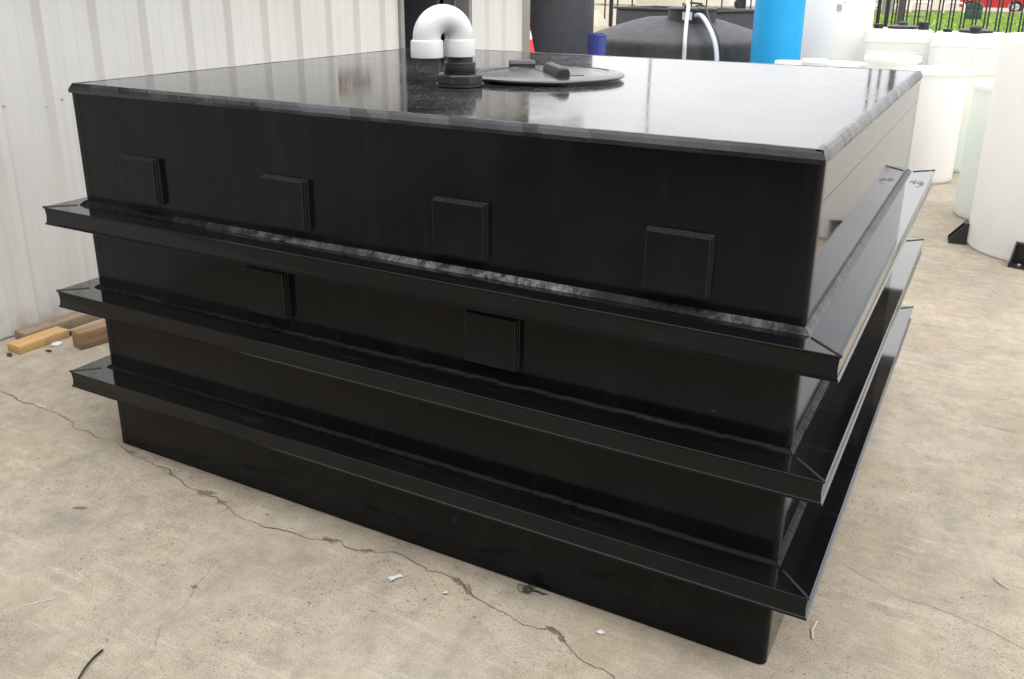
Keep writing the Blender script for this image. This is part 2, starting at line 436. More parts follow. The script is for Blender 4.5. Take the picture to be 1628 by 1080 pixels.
def fractal(pts, rough=0.12, depth=3):
    P = [Vector((*p, 0)) for p in pts]
    for _ in range(depth):
        Q = [P[0]]
        for a, b in zip(P, P[1:]):
            d = b - a; nrm = Vector((-d.y, d.x, 0))
            Q += [a + d * random.uniform(0.4, 0.6) + nrm * random.uniform(-rough, rough), b]
        P = Q
    return P
def ribbon(P, w0, w1, z, blow=0.0):
    m = MB(); L = []; Rr = []
    n = len(P)
    for i, p in enumerate(P):
        t = (P[min(i + 1, n - 1)] - P[max(i - 1, 0)]).normalized(); s = Vector((-t.y, t.x, 0))
        f = 0.5 + 0.5 * noise.noise(p * 9.0)
        w = w0 + (w1 - w0) * f ** 2
        if i in (0, n - 1): w = 0.0003
        a = w * random.uniform(0.3, 0.9); b = w * random.uniform(0.3, 0.9)
        L.append(p + s * a + Vector((0, 0, z))); Rr.append(p - s * b + Vector((0, 0, z)))
    m.grid([L, Rr])
    return m
CRACK=[ (-1.206,0.123),(-0.736,0.052),(-0.609,0.042),(-0.507,0.039),(-0.407,0.037),(-0.305,0.025),(-0.259,-0.010),(-0.148,-0.012),(-0.063,-0.011),(-0.013,-0.006),(0.046,-0.023),(0.149,-0.040),(0.227,-0.049),(0.316,-0.051),(0.354,-0.074),(0.429,-0.090),(0.458,-0.103),(0.515,-0.099),(0.601,-0.101),(0.655,-0.120),(0.700,-0.134),(0.763,-0.154),(0.863,-0.156),(0.932,-0.141),(1.014,-0.139),(1.077,-0.120),(1.122,-0.094),(1.159,-0.112),(1.204,-0.113),(1.236,-0.095),(1.266,-0.090),(1.303,-0.065),(1.346,-0.060),(1.403,-0.075),(1.457,-0.091),(1.490,-0.079),(1.531,-0.080),(1.579,-0.091),(1.614,-0.110),(1.638,-0.126),(1.688,-0.133),(1.732,-0.142),(1.772,-0.147),(1.817,-0.161),(1.858,-0.158),(1.884,-0.141),(1.915,-0.138),(1.944,-0.164),(1.976,-0.188),(2.004,-0.204),(2.041,-0.212),(2.080,-0.211),(2.107,-0.219),(2.164,-0.249),(2.233,-0.303) ]
CRACK2=[ (0.868,-0.348),(0.870,-0.386),(0.901,-0.474),(0.919,-0.500),(0.948,-0.569),(0.961,-0.659),(0.992,-0.698),(1.031,-0.772),(1.031,-0.815),(1.055,-0.863) ]
ck = ribbon(fractal(CRACK, 0.11, 3), 0.0009, 0.0050, 0.0022)
struct(ck.build('ground_crack', M['crack'], sharp=0, recalc=False))
ck = ribbon(fractal(CRACK2, 0.12, 2), 0.0003, 0.0018, 0.0022)
struct(ck.build('ground_crack', M['crack'], sharp=0, recalc=False))
for pts in ([(2.306, 5.326), (2.443, 5.253), (2.516, 5.129), (2.663, 5.093), (2.80, 5.12)], [(2.59, 1.79), (2.75, 1.77), (2.9, 1.785), (3.1, 1.78), (3.5, 1.77)], [(2.55, 0.55), (2.72, 0.47), (2.95, 0.44), (3.2, 0.36)]):
    ck = ribbon(fractal(pts, 0.07, 3), 0.0004, 0.0024, 0.0022)
    struct(ck.build('ground_crack', M['crack'], sharp=0, recalc=False))
# spalled patches along the crack, a pale scrape
def blot(cx, cy, rx, ry, rot, z, jag=0.75, n=44):
    P = []
    for i in range(n):
        a = 2 * math.pi * i / n
        f = 1 + jag * noise.noise(Vector((math.cos(a) * 2 + cx * 9, math.sin(a) * 2 + cy * 9, 0)) * 1.3) + random.uniform(-0.22, 0.22)
        x, y = rx * f * math.cos(a), ry * f * math.sin(a)
        P.append((cx + x * math.cos(rot) - y * math.sin(rot), cy + x * math.sin(rot) + y * math.cos(rot), z))
    return P
m = MB()
for b in ((0.545, -0.098, 0.030, 0.014, 0.3), (0.640, -0.115, 0.016, 0.008, 0.4), (1.10, -0.108, 0.028, 0.010, 0.1), (1.235, -0.096, 0.020, 0.009, 0.5),
          (1.565, -0.087, 0.030, 0.009, -0.35), (1.610, -0.108, 0.022, 0.010, -0.9), (1.90, -0.140, 0.022, 0.010, -0.3), (1.935, -0.158, 0.016, 0.009, -0.9),
          (0.255, -0.37, 0.022, 0.008, 0.5), (0.345, -0.07, 0.014, 0.006, 0.2), (0.10, -0.03, 0.02, 0.007, 0.1), (0.905, -0.48, 0.010, 0.007, 0.2)):
    m.poly(blot(*b, 0.0016))
struct(m.build('ground_chips', M['spall'], sharp=0, recalc=False))
m = MB()
for a, b, w in (((0.477, -0.629), (0.495, -0.615), 0.0035), ((0.542, -0.785), (0.599, -0.713), 0.003), ((0.58, -0.735), (0.606, -0.70), 0.002)):
    a = Vector((*a, 0.0028)); b = Vector((*b, 0.0028)); s = (b - a).normalized().cross(Vector((0, 0, 1))) * w
    m.poly([a, a.lerp(b, .4) + s * .6, b, a.lerp(b, .5) - s * .5])
struct(m.build('ground_scrape', M['scuff'], sharp=0, recalc=False))

# ------------------------------------------------------------------ the black tank
W, D, H = 2.44, 2.090, 1.345
RIBS = (0.931, 0.627, 0.315); P_, T_ = 0.098, 0.062
tank = thing('rectangular_tank', 'large glossy black rectangular plastic tank with three flanges, round lid and white vent bend', 'tank')

def rect_loop(off, r, n=5):
    x0, y0, x1, y1 = -off, -off, W + off, D + off
    L = []
    for cx, cy, a0 in ((x0 + r, y0 + r, 180), (x1 - r, y0 + r, 270), (x1 - r, y1 - r, 0), (x0 + r, y1 - r, 90)):
        for k in range(n + 1):
            a = R_(a0 + 90 * k / n); L.append((cx + r * math.cos(a), cy + r * math.sin(a)))
    return L
CH = 0.017
m = MB()
rows = [[(x, y, z) for x, y in rect_loop(o, max(0.018 + o, 0.002))] for o, z in ((-0.004, 0.0), (0, 0.004), (0, H - CH), (-CH * .8, H - 0.0005))]
m.grid(rows, close_v=True); m.poly(list(reversed(rows[0])))
body = m.build('tank_body', M['hdpe'], tank, sharp=4)
body.data.materials.append(M['hdpe_front'])
for p in body.data.polygons:
    if p.normal.y < -0.9: p.material_index = 1
# the roof sheet lies inside the chamfer
m = MB(); L = rect_loop(-CH * .8 + 0.001, 0.003)
m.grid([[(x, y, H - 0.010) for x, y in L], [(x, y, H) for x, y in L]], close_v=True); m.poly([(x, y, H) for x, y in L])
m.build('roof_sheet', M['hdpe_top'], tank, sharp=25)

def weld_loop(prof, off_fn, step=0.012, ripple=0.0015, block=0.0, seed=0, ripple_len=0.028):
    """bead run round the four sides: prof is a list of (outward, z); off_fn gives the base rectangle"""
    rnd = random.Random(seed)
    sides = (((0, 0), (1, 0), W), ((W, 0), (0, 1), D), ((W, D), (-1, 0), W), ((0, D), (0, -1), D))
    m = MB()
    for (ox, oy), (dx, dy), ln in sides:
        nx, ny = dy, -dx
        n = int(ln / step); rows = []
        blk = [rnd.uniform(0, 1) for _ in range(400)]; bx = 0; nextb = 0; cur = 0
        for i in range(n + 1):
            s = ln * i / n
            if s >= nextb: cur = rnd.uniform(-1, 1); tilt = rnd.uniform(-1, 1); nextb = s + rnd.uniform(0.025, 0.11)
            j = ripple * (0.45 * math.sin(s / ripple_len * 6.283 + 5 * noise.noise(Vector((s * 7, seed, 0)))) + 1.3 * noise.noise(Vector((s * 60, seed, 3))) + 1.2 * noise.noise(Vector((s * 14, seed, 5)))) + block * cur
            row = []
            for k, (d, z) in enumerate(prof):
                mid = (1.0 if 0 < k < len(prof) - 1 else 0.35) + (block * 500 * tilt * (k / (len(prof) - 1) - 0.5) if block else 0)
                dd = d + j * mid * 0.8; zz = z + j * mid * 0.8 * (1 if k < len(prof) - 1 else 0)
                t = s
                if i == 0: t = -max(d, -0.02)
                if i == n: t = ln + max(d, -0.02)
                row.append((ox + dx * t + nx * dd, oy + dy * t + ny * dd, zz))
            rows.append(row)
        m.grid(rows)
    return m
# top edge: extruded weld over the chamfer
pr = [(0.0006, H - 0.030), (0.0022, H - 0.0275), (0.0022, H - CH - 0.002), (-CH * .32 + 0.0018, H - CH * 0.42), (-CH * .8 + 0.003, H + 0.0010), (-CH * .8 - 0.006, H + 0.0009), (-CH * .8 - 0.009, H + 0.0003)]
weld_loop(pr, None, 0.006, 0.0003, 0.0006, 11, 0.05).build('edge_weld', M['weld_dark'], tank, sharp=14)
# vertical corner strips
for cx, cy, a0 in ((0, 0, 180), (W, 0, 270)):
    sx = 1 if cx == 0 else -1; sy = 1 if cy == 0 else -1
    o = 0.0007; r = 0.018 + o
    pts = []
    for k in range(7):
        a = R_(a0 + 90 * k / 6); pts.append((cx + sx * 0.018 + r * math.cos(a), cy + sy * 0.018 + r * math.sin(a)))
    a = R_(a0); b = R_(a0 + 90)
    d0 = Vector((-math.sin(a), math.cos(a))); d1 = Vector((-math.sin(b), math.cos(b)))
    p0 = Vector(pts[0]) - d0 * 0.022; p1 = Vector(pts[-1]) + d1 * 0.022
    pts = [tuple(p0 - Vector((math.cos(a), math.sin(a))) * o)] + [tuple(p0)] + pts + [tuple(p1)] + [tuple(p1 - Vector((math.cos(b), math.sin(b))) * o)]
    m = MB(); m.grid([[(x, y, z) for x, y in pts] for z in (0.006, H - 0.03)])
    m.build('corner_weld', M['hdpe_shaved'], tank, sharp=4)
# butt seams: middle of the front sheet, high on the right side
for lo, hi in (((1.2142, -0.0006, RIBS[0] + 0.03), (1.2158, 0.004, H - 0.04)), ((1.2145, -0.0006, RIBS[1] + 0.03), (1.2155, 0.004, RIBS[0] - T_)), ((W - 0.004, 0.03, 1.2255), (W + 0.0009, D - 0.03, 1.2275))):
    m = MB(); m.box(lo, hi); m.build('butt_seam', M['hdpe_shaved'], tank, sharp=20)

rib_prof = [(-0.002, 0), (P_ - 0.0012, 0), (P_, -0.0012), (P_, -0.004), (P_ - 0.004, -0.007), (P_ - 0.006, -0.031), (P_ - 0.0042, -0.0545), (P_ - 0.001, -0.0565), (P_ - 0.001, -0.0580), (P_ - 0.0025, -0.0586), (P_, -0.0598), (P_, -T_ + 0.0008), (P_ - 0.001, -T_), (-0.002, -T_)]
def rect(d, z): return [(-d, -d, z), (W + d, -d, z), (W + d, D + d, z), (-d, D + d, z)]
for q, zt in enumerate(RIBS):
    m = MB(); m.grid([rect(d, zt + z) for d, z in rib_prof], close_v=True)
    rib = m.build('flange', M['hdpe_rib'], tank, sharp=20)
    rib.data.materials.append(M['hdpe_rib_front'])
    for p in rib.data.polygons:
        if p.normal.y < -0.3: p.material_index = 1
    k = 0.62 if q == 0 else 0.40
    fp = [(0.0005 * k, zt + 0.024 * k), (0.007 * k, zt + 0.019 * k), (0.014 * k, zt + 0.011 * k), (0.021 * k, zt + 0.004 * k), (0.0245 * k, zt + 0.0004)]
    weld_loop(fp, None, 0.006, 0.0011, 0.0006, 21 + q, 0.019).build('weld_bead', M['weld'] if q == 0 else M['weld_dim'], rib, sharp=50)
    for cx, cy, sx, sy in ((0, 0, -1, -1), (W, 0, 1, -1), (W, D, 1, 1), (0, D, -1, 1)):
        m = MB(); pts = [(cx + sx * (0.02 + (P_ - 0.021) * t), cy + sy * (0.02 + (P_ - 0.021) * t), zt + 0.0005 + 0.0006 * noise.noise(Vector((t * 9, q, cx)))) for t in [i / 14 for i in range(15)]]
        m.tube(pts, 0.0032, 6); m.build('mitre_bead', M['black_moulded'], rib, sharp=50)

# three-ply pads welded to the front sheet
m = MB()
for k in range(3):
    e = 0.0022 * k
    m.box((-0.0825 + e, -0.0092 * (k + 1) + 0.0006, -0.0765 + e), (0.0825 - e, -0.0092 * k + (0.004 if k == 0 else 0.0), 0.0765 - e), 0.0016, 2)
pad = m.build('front_pad', M['hdpe_front'], tank, sharp=18, loc=(0.313, 0, 1.054))
pad.data.materials.append(M['sawn_edge'])
for p in pad.data.polygons:
    if p.normal.y > -0.95: p.material_index = 1
for x, z in ((0.930, 1.053), (1.536, 1.056), (2.138, 1.055), (0.830, 0.756), (1.634, 0.757)):
    c = pad.copy(); col.objects.link(c); c.location = (x, 0, z); c.rotation_euler = (0, R_(random.uniform(-0.7, 0.7)), 0)

# lid
lid = MB(); LC = (1.265, 1.005)
lid.lathe([(0.270, 0.0), (0.270, 0.006), (0.284, 0.006), (0.284, 0.010), (0.293, 0.0105), (0.295, 0.014), (0.293, 0.018), (0.285, 0.020), (0.20, 0.0235), (0.0, 0.025)], n=96)
lid = lid.build('round_lid', M['black_lid'], tank, sharp=28, loc=(*LC, H + 0.0005))
for k, L in enumerate(([(1.081, 0.853), (1.068, 0.993), (1.097, 1.069), (1.143, 1.099), (1.21, 1.058), (1.296, 0.955), (1.36, 0.882), (1.406, 0.902), (1.45, 0.954)],
          [(1.263, 1.235), (1.288, 1.262), (1.333, 1.264), (1.378, 1.25), (1.438, 1.203)])):
    def lz(x, y):
        r = math.hypot(x, y); return 0.025 - (0.0015 * r / 0.2 if r < 0.2 else 0.0015 + (r - 0.2) / 0.085 * 0.0035)
    P = [Vector((x - LC[0], y - LC[1], 0)) for x, y in L]
    Q = []
    for a, b in zip(P, P[1:]):
        for t in (0, .2, .4, .6, .8): Q.append(a.lerp(b, t))
    Q.append(P[-1]); 
    for _ in range(3):
        Q = [Q[0]] + [(Q[i - 1] + Q[i] * 2 + Q[i + 1]) / 4 for i in range(1, len(Q) - 1)] + [Q[-1]]
    m = MB(); m.tube([(p.x, p.y, lz(p.x, p.y) + 0.0006) for p in Q if math.hypot(p.x, p.y) < 0.282], 0.0022, 6); m.build('lid_ridge', M['black_lid'], lid, sharp=50)
def grip(length, width, h):
    m = MB()
    prof = [(-width / 2, 0), (-width / 2, h * .55), (-width * .36, h * .88), (-width * .15, h), (width * .15, h), (width * .36, h * .88), (width / 2, h * .55), (width / 2, 0)]
    rows = []
    for t in (-1, -0.96, -0.8, 0, 0.8, 0.96, 1):
        f = {1.0: 0.80, 0.96: 0.95}.get(abs(t), 1.0)
        rows.append([(t * length / 2, y * (0.92 if abs(t) == 1 else 1), z * f) for y, z in prof])
    m.grid(rows, close_v=True); m.poly(list(reversed(rows[0]))); m.poly(rows[-1])
    return m
gp = grip(0.215, 0.044, 0.036).build('lid_grip', M['black_moulded'], lid, sharp=30, loc=(0.083, -0.062, 0.021)); gp.rotation_euler = (0, 0, math.atan2(-0.76, 0.65))
gp = grip(0.100, 0.05, 0.029).build('lid_grip', M['black_moulded'], lid, sharp=30, loc=(-0.165, 0.150, 0.018)); gp.rotation_euler = (0, 0, math.atan2(0.54, 0.84))

# vent: threaded bulkhead fitting with a white return bend
VX, VY = 1.140, 0.637
m = MB()
def ngon_prism(mb, r, n, z0, z1, rot, ch=0.004):
    rows = []
    for rr, z in ((r - ch, z0), (r, z0 + ch * .4), (r, z1 - ch), (r - ch, z1)):
        rows.append([(rr * math.cos(rot + 2 * math.pi * i / n), rr * math.sin(rot + 2 * math.pi * i / n), z) for i in range(n)])
    mb.grid(rows, close_v=True); mb.poly(rows[-1]); mb.poly(list(reversed(rows[0])))
m.lathe([(0.074, 0), (0.080, 0.002), (0.080, 0.008), (0.072, 0.010)], n=48)
ngon_prism(m, 0.080, 8, 0.010, 0.040, R_(8), 0.005)
vb = m.build('bulkhead_nut', M['black_moulded'], tank, sharp=25, loc=(VX, VY, H + 0.0005))
m = MB(); prof = [(0.050, 0.036)]
for k in range(4): prof += [(0.0545, 0.0385 + k * 0.005), (0.0545, 0.040 + k * 0.005), (0.0505, 0.0415 + k * 0.005)]
prof += [(0.0525, 0.059), (0.0525, 0.076), (0.0505, 0.078), (0.043, 0.0785), (0.043, 0.12)]
m.lathe(prof, n=48, cap=False); m.build('threaded_adapter', M['black_moulded'], vb, sharp=30)
dx, dy = -0.0650, -0.0960
sp = math.hypot(dx, dy); ux, uy = dx / sp, dy / sp
m = MB()
for cx, cy, q in ((0, 0, 1.0), (dx, dy, 1.045)):      # two sockets, open at the bottom
    m.lathe([(0.0440, 0.099), (0.0490 * q, 0.0955), (0.0508 * q, 0.0965), (0.0512 * q, 0.100), (0.0508 * q, 0.145), (0.0490 * q, 0.1495), (0.0455, 0.152), (0.0455, 0.158)], (cx, cy, 0), 56, cap=False)
    m.lathe([(0.0440, 0.099), (0.0440, 0.158)], (cx, cy, 0), 56, cap=False)
rows = []
for k in range(33):
    a = math.pi * k / 32; Rm = sp / 2
    # stretched slightly upwards like the moulded bend
    c = Vector((ux * (Rm - Rm * math.cos(a)), uy * (Rm - Rm * math.cos(a)), 0.157 + Rm * 1.02 * math.sin(a)))
    nrm = Vector((-ux * math.cos(a), -uy * math.cos(a), math.sin(a))); side = Vector((-uy, ux, 0))
    rows.append([tuple(c + nrm * 0.0455 * math.cos(t) + side * 0.0455 * math.sin(t)) for t in [2 * math.pi * i / 40 for i in range(40)]])
m.grid(rows, close_v=True)
m.build('return_bend', M['pvc'], vb, sharp=30)

# ink scrawl on the top flange, far right corner
m = MB()
P = [(2.470, 1.862), (2.476, 1.915), (2.482, 1.868), (2.489, 1.922), (2.486, 1.852), (2.497, 1.868), (2.500, 1.905), (2.507, 1.850), (2.513, 1.912), (2.511, 1.845), (2.521, 1.88), (2.519, 1.825), (2.505, 1.80), (2.490, 1.785)]
rows = [[], []]
Q = []
for a, b in zip(P, P[1:]):
    for t in (0, .25, .5, .75): Q.append(Vector((a[0] + (b[0] - a[0]) * t, a[1] + (b[1] - a[1]) * t, RIBS[0] + 0.0009)))
for i in range(len(Q) - 1):
    t = (Q[i + 1] - Q[i]).normalized(); s = t.cross(Vector((0, 0, 1))) * 0.0022
    rows[0].append(Q[i] + s); rows[1].append(Q[i] - s)
m.grid(rows)
m.build('ink_scrawl', M['marker'], tank, sharp=0, recalc=False)

# ------------------------------------------------------------------ corrugated building on the left
bld = thing('metal_building', 'off white corrugated metal building with open doorway and taupe corner trim', 'building', (-1.35, 0, 0))
XW = 0.0   # panel flats in the building's own coordinates
def panel_profile(y0, y1):
    """PBR sheet: tall ribs every 305 mm with two low stiffeners between"""
    pts = []
    k0 = math.floor((y0 - 0.892) / 0.3035) - 1
    k = k0
    while True:
        b = 0.892 + k * 0.3035          # far top edge of a tall rib
        if b - 0.1 > y1 + 0.3: break
        pts += [(b - 0.062, 0.0), (b - 0.034, 0.032), (b, 0.032), (b + 0.020, 0.0),
                (b + 0.070, 0.0), (b + 0.080, 0.0045), (b + 0.092, 0.0045), (b + 0.102, 0.0),
                (b + 0.155, 0.0), (b + 0.165, 0.0045), (b + 0.177, 0.0045), (b + 0.187, 0.0)]
        k += 1
    out = []
    def at(y):
        for (a, xa), (c, xc) in zip(pts, pts[1:]):
            if a <= y <= c: return xa + (xc - xa) * (y - a) / max(1e-9, c - a)
        return 0.0
    out.append((y0, at(y0))); out += [p for p in pts if y0 < p[0] < y1]; out.append((y1, at(y1)))
    return out
def wall_panel(y0, y1, z0, z1):
    m = MB(); pr = panel_profile(y0, y1)
    zs = [z0, z1]
    m.grid([[(x, y, z) for y, x in pr] for z in zs])
    o = m.build('wall_panel', M['wall'], bld, sharp=12, recalc=False)
    if y0 < 0:
        for y, z, xx in ((0.922, 1.11, 0.0005), (0.832, 1.083, 0.0), (0.618, 1.11, 0.0005), (1.225, 1.11, 0.0005)):
            c = MB(); c.lathe([(0.0075, 0.0), (0.0075, 0.0012), (0.0045, 0.0016), (0.0045, 0.0052), (0.0035, 0.006)], (xx, y, z), 10, 'X')
            c.build('panel_screw', M['screw'], o, sharp=30)
    return o
HE = 2.42
wall_panel(-9.0, 3.800, 0.012, HE); wall_panel(4.810, 5.715, 0.012, HE); wall_panel(3.800, 4.810, 2.16, HE)
m = MB()   # carcass: back walls, floor-level curb, interior
m.box((-8.0, 5.80, 0), (-0.02, 5.86, HE)); m.box((-8.0, -9.0, 0), (-0.02, -8.94, HE)); m.box((-8.06, -9.0, 0), (-8.0, 5.86, HE))
m.build('end_wall', M['wall'], bld, sharp=20)
m = MB()
m.box((-0.16, -8.94, 0.0), (-0.05, 3.80, HE - 0.01)); m.box((-0.16, 4.81, 0.0), (-0.05, 5.80, HE - 0.01)); m.box((-0.16, 3.80, 2.165), (-0.05, 4.81, HE - 0.01))
m.box((-3.2, 3.2, 0.0), (-3.14, 5.6, HE - 0.02)); m.box((-3.2, 3.14, 0.0), (-0.16, 3.2, HE - 0.02)); m.box((-3.2, 5.6, 0.0), (-0.16, 5.66, HE - 0.02)); m.box((-3.2, 3.14, HE - 0.018), (-0.16, 5.66, HE - 0.012))
m.build('inner_lining', M['dark'], bld, sharp=20)
# door frame with a deep far jamb
m = MB()
m.box((-0.17, 3.785, 0), (0.028, 3.835, 2.16), 0.003); m.box((-0.23, 4.775, 0), (0.028, 4.825, 2.16), 0.003)
m.box((-0.17, 3.836, 2.11), (0.026, 4.774, 2.16), 0.003); m.box((-0.12, 4.755, 0), (-0.10, 4.774, 2.109)); m.box((-0.12, 3.836, 0), (-0.10, 3.852, 2.109))
m.build('door_frame', M['jamb'], bld, sharp=30)
d = MB(); d.box((-1.16, 4.70, 0.02), (-0.24, 4.745, 2.10), 0.004); d = d.build('door', simple('door_grey', (0.07, 0.075, 0.085), 0.5, 0.1, 5), bld, sharp=30)
h = MB(); h.tube([(-1.08, 4.695, 1.0), (-1.08, 4.64, 1.0), (-0.96, 4.64, 1.0)], 0.010, 8); h.build('door_handle', M['alloy'], d)
m = MB()
m.box((-0.15, 5.716, 0), (0.036, 5.872, HE), 0.004); m.build('corner_trim', M['trim'], bld, sharp=30)
m = MB(); m.box((-0.02, -9.0, 0.0), (0.0, 3.78, 0.011)); m.box((-0.02, 4.83, 0.0), (0.0, 5.71, 0.011)); m.build('base_flashing', M['trim'], bld)
m = MB()
m.prism([(-8.4, HE + 0.002), (0.30, HE + 0.002), (0.30, HE + 0.03), (-4.1, HE + 0.75), (-8.4, HE + 0.03)], 'Y', -9.3, 6.35); rf = m.build('roof', M['trim'], bld, sharp=20)
m = MB(); m.prism([(0.302, HE - 0.06), (0.40, HE - 0.06), (0.42, HE + 0.04), (0.302, HE + 0.04)], 'Y', -9.3, 6.35); m.build('gutter', M['trim'], rf, sharp=20)

# dark shed added unseen behind the viewer to darken the tank front's reflection
backdrop = thing('added_backdrop', 'added unseen dark shed behind the viewer, mirrored dimly in the front of the black tank', 'backdrop', (3.0, -10.5, 0))
m = MB(); m.box((-11, -4, 0), (11, 4, 4.6)); m.build('backdrop_wall', simple('backdrop_sheet', (0.055, 0.06, 0.07), 0.6, 0.1, 3), backdrop, sharp=20)
m = MB(); m.prism([(-4.4, 4.602), (4.9, 4.602), (0.2, 5.7)], 'X', -11.4, 11.4); m.build('roof', M['post_grey'], backdrop, sharp=20)
m = MB(); m.box((-2.2, 4.001, 0.02), (2.2, 4.05, 3.4)); m.build('backdrop_door', M['dark_poly'], backdrop, sharp=20)

# number plate on the wall (seen mirrored in the tank roof)
sg = thing('number_plate', 'arched grey number plate on the corrugated wall, mirrored in the tank roof', 'sign', (-1.3165, 3.235, 1.665))
m = MB(); hw = 0.165
arc = [(hw * math.cos(R_(a)), 0.105 + 0.04 * math.sin(R_(a))) for a in range(0, 181, 15)]
m.prism([(-hw, 0), (hw, 0)] + arc, 'X', 0.0, 0.012); m.build('plate', M['sign_plate'], sg, sharp=30)
m = MB(); m.box((0.0125, -hw + 0.004, 0.006), (0.020, -hw + 0.05, 0.10)); m.box((-0.03, -hw - 0.03, -0.01), (0.011, -hw - 0.001, 0.11)); m.build('end_strip', M['sign_brown'], sg)
fc = bpy.data.curves.new('digits', 'FONT'); fc.body = '8602'; fc.size = 0.105; fc.extrude = 0.002; fc.align_x = 'CENTER'
fo = bpy.data.objects.new('digits_text', fc); col.objects.link(fo)
bpy.context.view_layer.update()
me = bpy.data.meshes.new_from_object(fo.evaluated_get(bpy.context.evaluated_depsgraph_get()))
bpy.data.objects.remove(fo)
fo = bpy.data.objects.new('digits', me); col.objects.link(fo); fo.parent = sg; me.materials.clear()
fo.location = (0.0150, 0.02, 0.022); fo.rotation_euler = (R_(90), 0, R_(90)); me.materials.append(M['pole_ink'])

# ------------------------------------------------------------------ wood offcuts by the wall
def plank(name, label, cat, mat, c, ln, w, h, ang, z0=0.0, bev=0.003):
    m = MB(); m.box((-ln / 2, -w / 2, 0), (ln / 2, w / 2, h), bev, 2)
    for v in m.bm.verts: v.co += Vector((noise.noise(v.co * 9) * 0.002, noise.noise(v.co * 7 + Vector((3, 0, 0))) * 0.002, 0))
    o = m.build(name, mat, sharp=30, loc=(c[0], c[1], z0)); o.rotation_euler = (0, 0, ang); tag(o, label, cat); return o
plank('wood_offcut', 'short pale yellow two by four lying on the concrete beside the corrugated wall', 'timber', M['timber'], (-1.160, 0.475), 0.262, 0.094, 0.040, R_(89), 0.0005)
plank('wood_block', 'chunky brown timber block half hidden by the end of the black tank', 'timber', M['old_wood'], (-0.918, 0.690), 0.34, 0.082, 0.086, R_(78), 0.0005, 0.006)
plank('wood_plank', 'weathered grey brown plank lying along the foot of the corrugated wall', 'timber', M['grey_wood'], (-1.245, 0.83), 0.76, 0.10, 0.046, R_(87), 0.0005)
plank('wood_board', 'thin dark stained board on the ground between the grey plank and the brown block', 'timber', M['dark_wood'], (-1.065, 0.86), 0.5, 0.06, 0.022, R_(80), 0.0005)

def scrap(name, label, cat, mat, pts, z=0.004, th=0.0015, curl=0.004):
    m = MB()
    n = len(pts); cx = sum(p[0] for p in pts) / n; cy = sum(p[1] for p in pts) / n
    a = [m.bm.verts.new((x - cx, y - cy, z + curl * abs(noise.noise(Vector((x * 40, y * 40, 1))) * 2))) for x, y in pts]
    b = [m.bm.verts.new(v.co + Vector((0, 0, th))) for v in a]
    m.bm.faces.new(list(reversed(a))); m.bm.faces.new(b)
    for i in range(n): m.bm.faces.new((a[i], a[(i + 1) % n], b[(i + 1) % n], b[i]))
    return tag(m.build(name, mat, sharp=30, loc=(cx, cy, 0)), label, cat)
scrap('paper_scrap', 'small torn white paper strip on the concrete beside the middle of the long crack', 'litter', M['paper'], [(1.372, -0.176), (1.392, -0.189), (1.400, -0.166), (1.412, -0.150), (1.396, -0.146), (1.386, -0.162)])
scrap('paper_scrap', 'tiny white paper speck between the torn paper strip and the black shavings', 'litter', M['paper'], [(1.552, -0.160), (1.562, -0.162), (1.570, -0.150), (1.558, -0.147)])
scrap('paper_scrap', 'tiny white paper speck on the concrete near the tank corner, right of the crack', 'litter', M['paper'], [(2.006, -0.095), (2.022, -0.096), (2.030, -0.085), (2.014, -0.081)])
scrap('straw_bit', 'short bent straw fragment on the open concrete right of the tank', 'litter', M['straw'], [(2.947, 0.700), (2.964, 0.679), (2.990, 0.661), (2.993, 0.663), (2.967, 0.683), (2.950, 0.702)])
scrap('straw_bit', 'thin pale straw lying at the foot of the tank corner', 'litter', M['straw'], [(2.523, 0.245), (2.518, 0.20), (2.527, 0.165), (2.531, 0.166), (2.524, 0.20), (2.529, 0.245)])
m = MB(); m.lathe([(0.0, 0.0), (0.022, 0.0), (0.025, 0.006), (0.019, 0.011), (0.0, 0.014)], n=20)
for v in m.bm.verts: v.co += Vector((noise.noise(v.co * 40), noise.noise(v.co * 40 + Vector((5, 5, 5))), 0)) * 0.006
tag(m.build('foam_scrap', M['paper'], sharp=0, loc=(-1.075, 0.505, 0.001)), 'small white foam scrap between the yellow timber and the brown block', 'litter')
m = MB(); P = [Vector((0.899, -0.788)), Vector((0.9035, -0.815)), Vector((0.911, -0.838)), Vector((0.922, -0.862)), Vector((0.936, -0.885)), Vector((0.953, -0.91))]
m.tube([(p.x, p.y, 0.006 + 0.001 * i) for i, p in enumerate(P)], 0.0032, 6)
tag(m.build('plastic_strip', M['black_moulded'], sharp=40), 'thin curved black plastic strip lying on the open concrete in front of the tank', 'litter')
m = MB(); rnd = random.Random(5)
for k in range(9):
    c = Vector((1.760 + rnd.uniform(-.012, .012), -0.026 + rnd.uniform(-.010, .010), 0.010)); r = rnd.uniform(.008, .016); ph = rnd.uniform(0, 6); tl = rnd.uniform(-.7, .7)
    m.tube([c + Vector((r * math.cos(ph + t * .5), r * math.sin(ph + t * .5) * 0.8, 0.006 * math.sin(t * .7 + tl) + t * 0.0006)) for t in range(9)], 0.0013, 5)
m.tube([(1.772, -0.024, 0.006), (1.790, -0.018, 0.005), (1.806, -0.020, 0.004), (1.822, -0.014, 0.004)], [0.0015, 0.003, 0.003, 0.0008], 6)
tag(m.build('plastic_shavings', M['black_moulded'], sharp=40), 'tangle of curled black plastic shavings at the foot of the tank front', 'litter')
rnd = random.Random(3)
for k, (x, y) in enumerate(((-1.16, 0.315), (-1.13, 0.30), (-1.19, 0.335), (-0.98, 0.44))):
    pass
